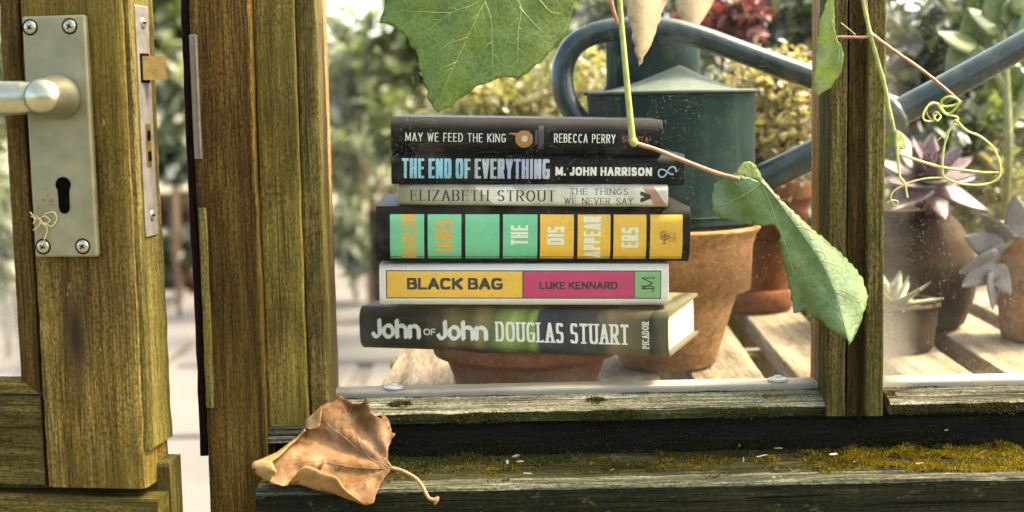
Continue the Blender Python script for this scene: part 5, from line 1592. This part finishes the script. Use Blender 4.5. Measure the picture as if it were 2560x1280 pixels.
while cnt < 19000:
    x = rm_.uniform(xl_, xr_); y = rm_.uniform(-.086, -.022)
    t = (x - xl_) / (xr_ - xl_)
    dens = noise.noise(Vector((x * 22, y * 45, 3))) * .9 + noise.noise(Vector((x * 75, y * 110, 13))) * .55 + .06
    dens += (.42 + .5 * noise.noise(Vector((x * 40, y * 55, 21)))) * max(0, min(1, (t - .62) / .2)) * (1 if y > -.082 else .2)
    dens += .20 * (y > -.05)
    if y < -.078: dens -= .25
    cnt += 1
    if dens < rm_.uniform(0.0, .55): continue
    pz = sill_z(y) - .0004 + .0070 * max(0, noise.noise(Vector((x * 48, y * 60, 5))) + .1) * (1 if t > .6 else .5)
    p = Vector((x, y, pz))
    gold = noise.noise(Vector((x * 18, y * 30, 8))) + .9 * max(0, min(1, (t - .6) / .15)) - .55 * max(0, min(1, (y + .046) / .016))
    tgt = mg if gold + rm_.gauss(0, .25) > .12 else mdk
    L = rm_.uniform(.0014, .0042) * (.8 + .9 * max(0, noise.noise(Vector((x * 60, y * 80, 5))))) * (1.2 if t > .65 else .9)
    for k in range(3): blade(tgt, p + Vector((rm_.gauss(0, .0008), rm_.gauss(0, .0008), 0)), Vector((0, -.1, 1)), L, .00035)
o = mg.build('moss', M['moss_gold']); tag(o, 'golden moss growing along the top of the sill', 'moss', kind='stuff')
# on the upright board and along the bead
mbd, mbr = MB(), MB()
for i in range(22000):
    x = rm_.uniform(XS0 + .05, xr_); z = rm_.uniform(zS - .001, zC + .0005)
    k = noise.noise(Vector((x * 26, z * 60, 4))) + .45 * (1 - (z - zS) / (zC - zS))
    if k < rm_.uniform(.0, .75): continue
    blade(mbd if rm_.random() < .72 else mbr, Vector((x, -.0192, z)), Vector((0, -1, .5)), rm_.uniform(.001, .0034), .00035)
mdk.add(mbd.v, mbd.f)
M['moss_brown'] = leafmat('brown_moss', [(.045, .022, .006), (.09, .050, .012), (.030, .022, .006), (.11, .075, .022)], .2, .8, spec=.03)
o = mbr.build('brown_moss', M['moss_brown']); tag(o, 'withered brown moss flecks on the shaded upright board', 'moss', kind='stuff')
o = mdk.build('dark_moss', M['moss_dark']); tag(o, 'dark green moss on the shaded board and the back of the sill', 'moss', kind='stuff')
M['moss_tuft'] = leafmat('tuft_moss', [(.020, .022, .005), (.075, .070, .016), (.12, .095, .022), (.045, .042, .010), (.10, .060, .014)], .3, .8, spec=.03)
def clump(u, v, ru, rv, n, L, Y=-.014):
    mb = MB()
    c = P(u, v, Y)
    zc = zA + (zB - zA) * ((-.001 - Y) / .026)
    c.z = zc
    for i in range(n):
        a = rm_.uniform(0, 6.283); q = rm_.uniform(0, 1) ** .5
        p = c + Vector((px(ru, Y) * q * math.cos(a), .006 * q * math.sin(a), 0))
        p.z = zA + (zB - zA) * ((-.001 - p.y) / .026) - .0004
        blade(mb, p, Vector((.5 * math.cos(a) * q, -.35, 1)), L * (1.15 - q * .6) * rm_.uniform(.6, 1.2), .00035)
    return mb
for (u, ru, n, L, lab, m) in ((1000, 30, 300, .0068, 'round moss tuft on the bead near the fallen leaf', 'moss_tuft'), (1490, 28, 260, .0062, 'round moss tuft in the middle of the bead', 'moss_tuft'), (1090, 24, 90, .003, 'tiny moss tuft on the bead under the dark book', 'moss_dark'), (1930, 46, 340, .0040, 'flat moss patch on the bead near the mullion', 'moss_gold'), (1890, 40, 200, .003, 'thin moss patch left of the flat patch on the bead', 'moss_gold'), (2228, 14, 160, .0052, 'moss tuft in the corner right of the mullion', 'moss_gold'), (2400, 10, 60, .003, 'tiny moss tuft on the right hand bead', 'moss_gold')):
    o = clump(u, 1005, ru, 10, n, L, -.014 if u != 1890 else -.025).build('moss_tuft', M[m])
    tag(o, lab, 'moss', 'moss tufts on the bead')
    o['kind'] = 'stuff'
mb = MB()
for i in range(5000):
    x = rm_.uniform(XE, xr_)
    if XM0 < x < XM1: continue
    if noise.noise(Vector((x * 35, 0, 2))) < rm_.uniform(-.15, .5): continue
    blade(mb, Vector((x, -.0012, zA)), Vector((0, -.6, .6)), rm_.uniform(.0008, .0026), .0004)
for i in range(6500):
    x = rm_.uniform(XE + .06, xr_)
    if XM0 < x < XM1: continue
    if noise.noise(Vector((x * 20, 0, 9))) < rm_.uniform(-.25, .5): continue
    blade(mb, Vector((x, -.0285, rm_.uniform(zC, zB))), Vector((0, -.8, .3)), rm_.uniform(.0010, .0032), .0004)
o = mb.build('moss_fringe', M['moss_tuft']); tag(o, 'thin dark moss fringe along the weathered bead', 'moss', kind='stuff')
# litter: single husks, flakes and stalks
lit = [(1290, 1142, 22, 20, 'pale husk leaning on the dark board behind the fallen leaf stalk', 1), (1268, 1158, 10, 70, 'white flake beside the pale husk', 1), (1300, 1158, 20, -10, 'curled pale flake below the husk', 1),
       (1848, 1113, 7, 80, 'tiny tan seed on a thread before the dark board', 1), (1945, 1135, 24, -18, 'long pale splinter on the mossy sill', .5), (2083, 1155, 22, -8, 'white flake on the golden moss', 1), (2140, 1175, 14, 10, 'small white flake on the moss right of the splinter', .8),
       (2300, 1184, 26, -6, 'pale curled chip lying on the golden moss', .5), (2365, 1075, 12, 0, 'tiny pale chip on the black board', .4), (1858, 1165, 16, 75, 'thin upright straw before the sill board', .25), (2280, 1140, 12, 40, 'pale forked fragment at the back of the sill', .5), (1320, 1190, 26, -30, 'straw coloured fragment beside the leaf stalk', .35),
       (1530, 1185, 16, 30, 'small dry fragment on the middle of the sill', .5), (1985, 1198, 34, 20, 'thin dry stalk lying across the sill', .12), (2450, 1160, 40, 35, 'long dry stalk standing in the moss at the right', .1), (1905, 1155, 30, 12, 'bent dry stalk left of the white flake', .15)]
for (u, v, L, an, lab, asp) in lit:
    on_board = v < 1128
    Y = -.0215 if on_board else -.022 - (v - 1132) / 76 * .07
    c = P(u, v, Y)
    if not on_board: c.z = sill_z(Y) + .0030
    l_ = px(L, Y); w_ = l_ * .28 * asp + .0003
    ca, sa = math.cos(R(an)), math.sin(R(an))
    pts_ = []
    nl = 7
    for i in range(nl):
        t = i / (nl - 1) - .5
        wv = w_ * (1 - (2 * t) ** 2 * .85)
        bend = .15 * l_ * math.sin(t * 5)
        for s in (-1, 0, 1):
            x, zz_ = t * l_, s * wv + bend * .4
            pts_.append((c.x + x * ca - zz_ * sa, c.y - .001 + abs(s) * .0006 + bend * .3, c.z + (x * sa + zz_ * ca) * (1 if on_board or an > 40 else .45)))
    f = []
    for i in range(nl - 1):
        for s in (0, 1): f.append((i * 3 + s, (i + 1) * 3 + s, (i + 1) * 3 + s + 1, i * 3 + s + 1))
    o = obj('litter_fragment', pts_, f, M['flake' if 'white' in lab else 'chaff' if 'pale' in lab or 'straw' in lab else 'chaff2'])
    solidify(o, .0003)
    tag(o, lab, 'fragment', 'dry litter on the sill')
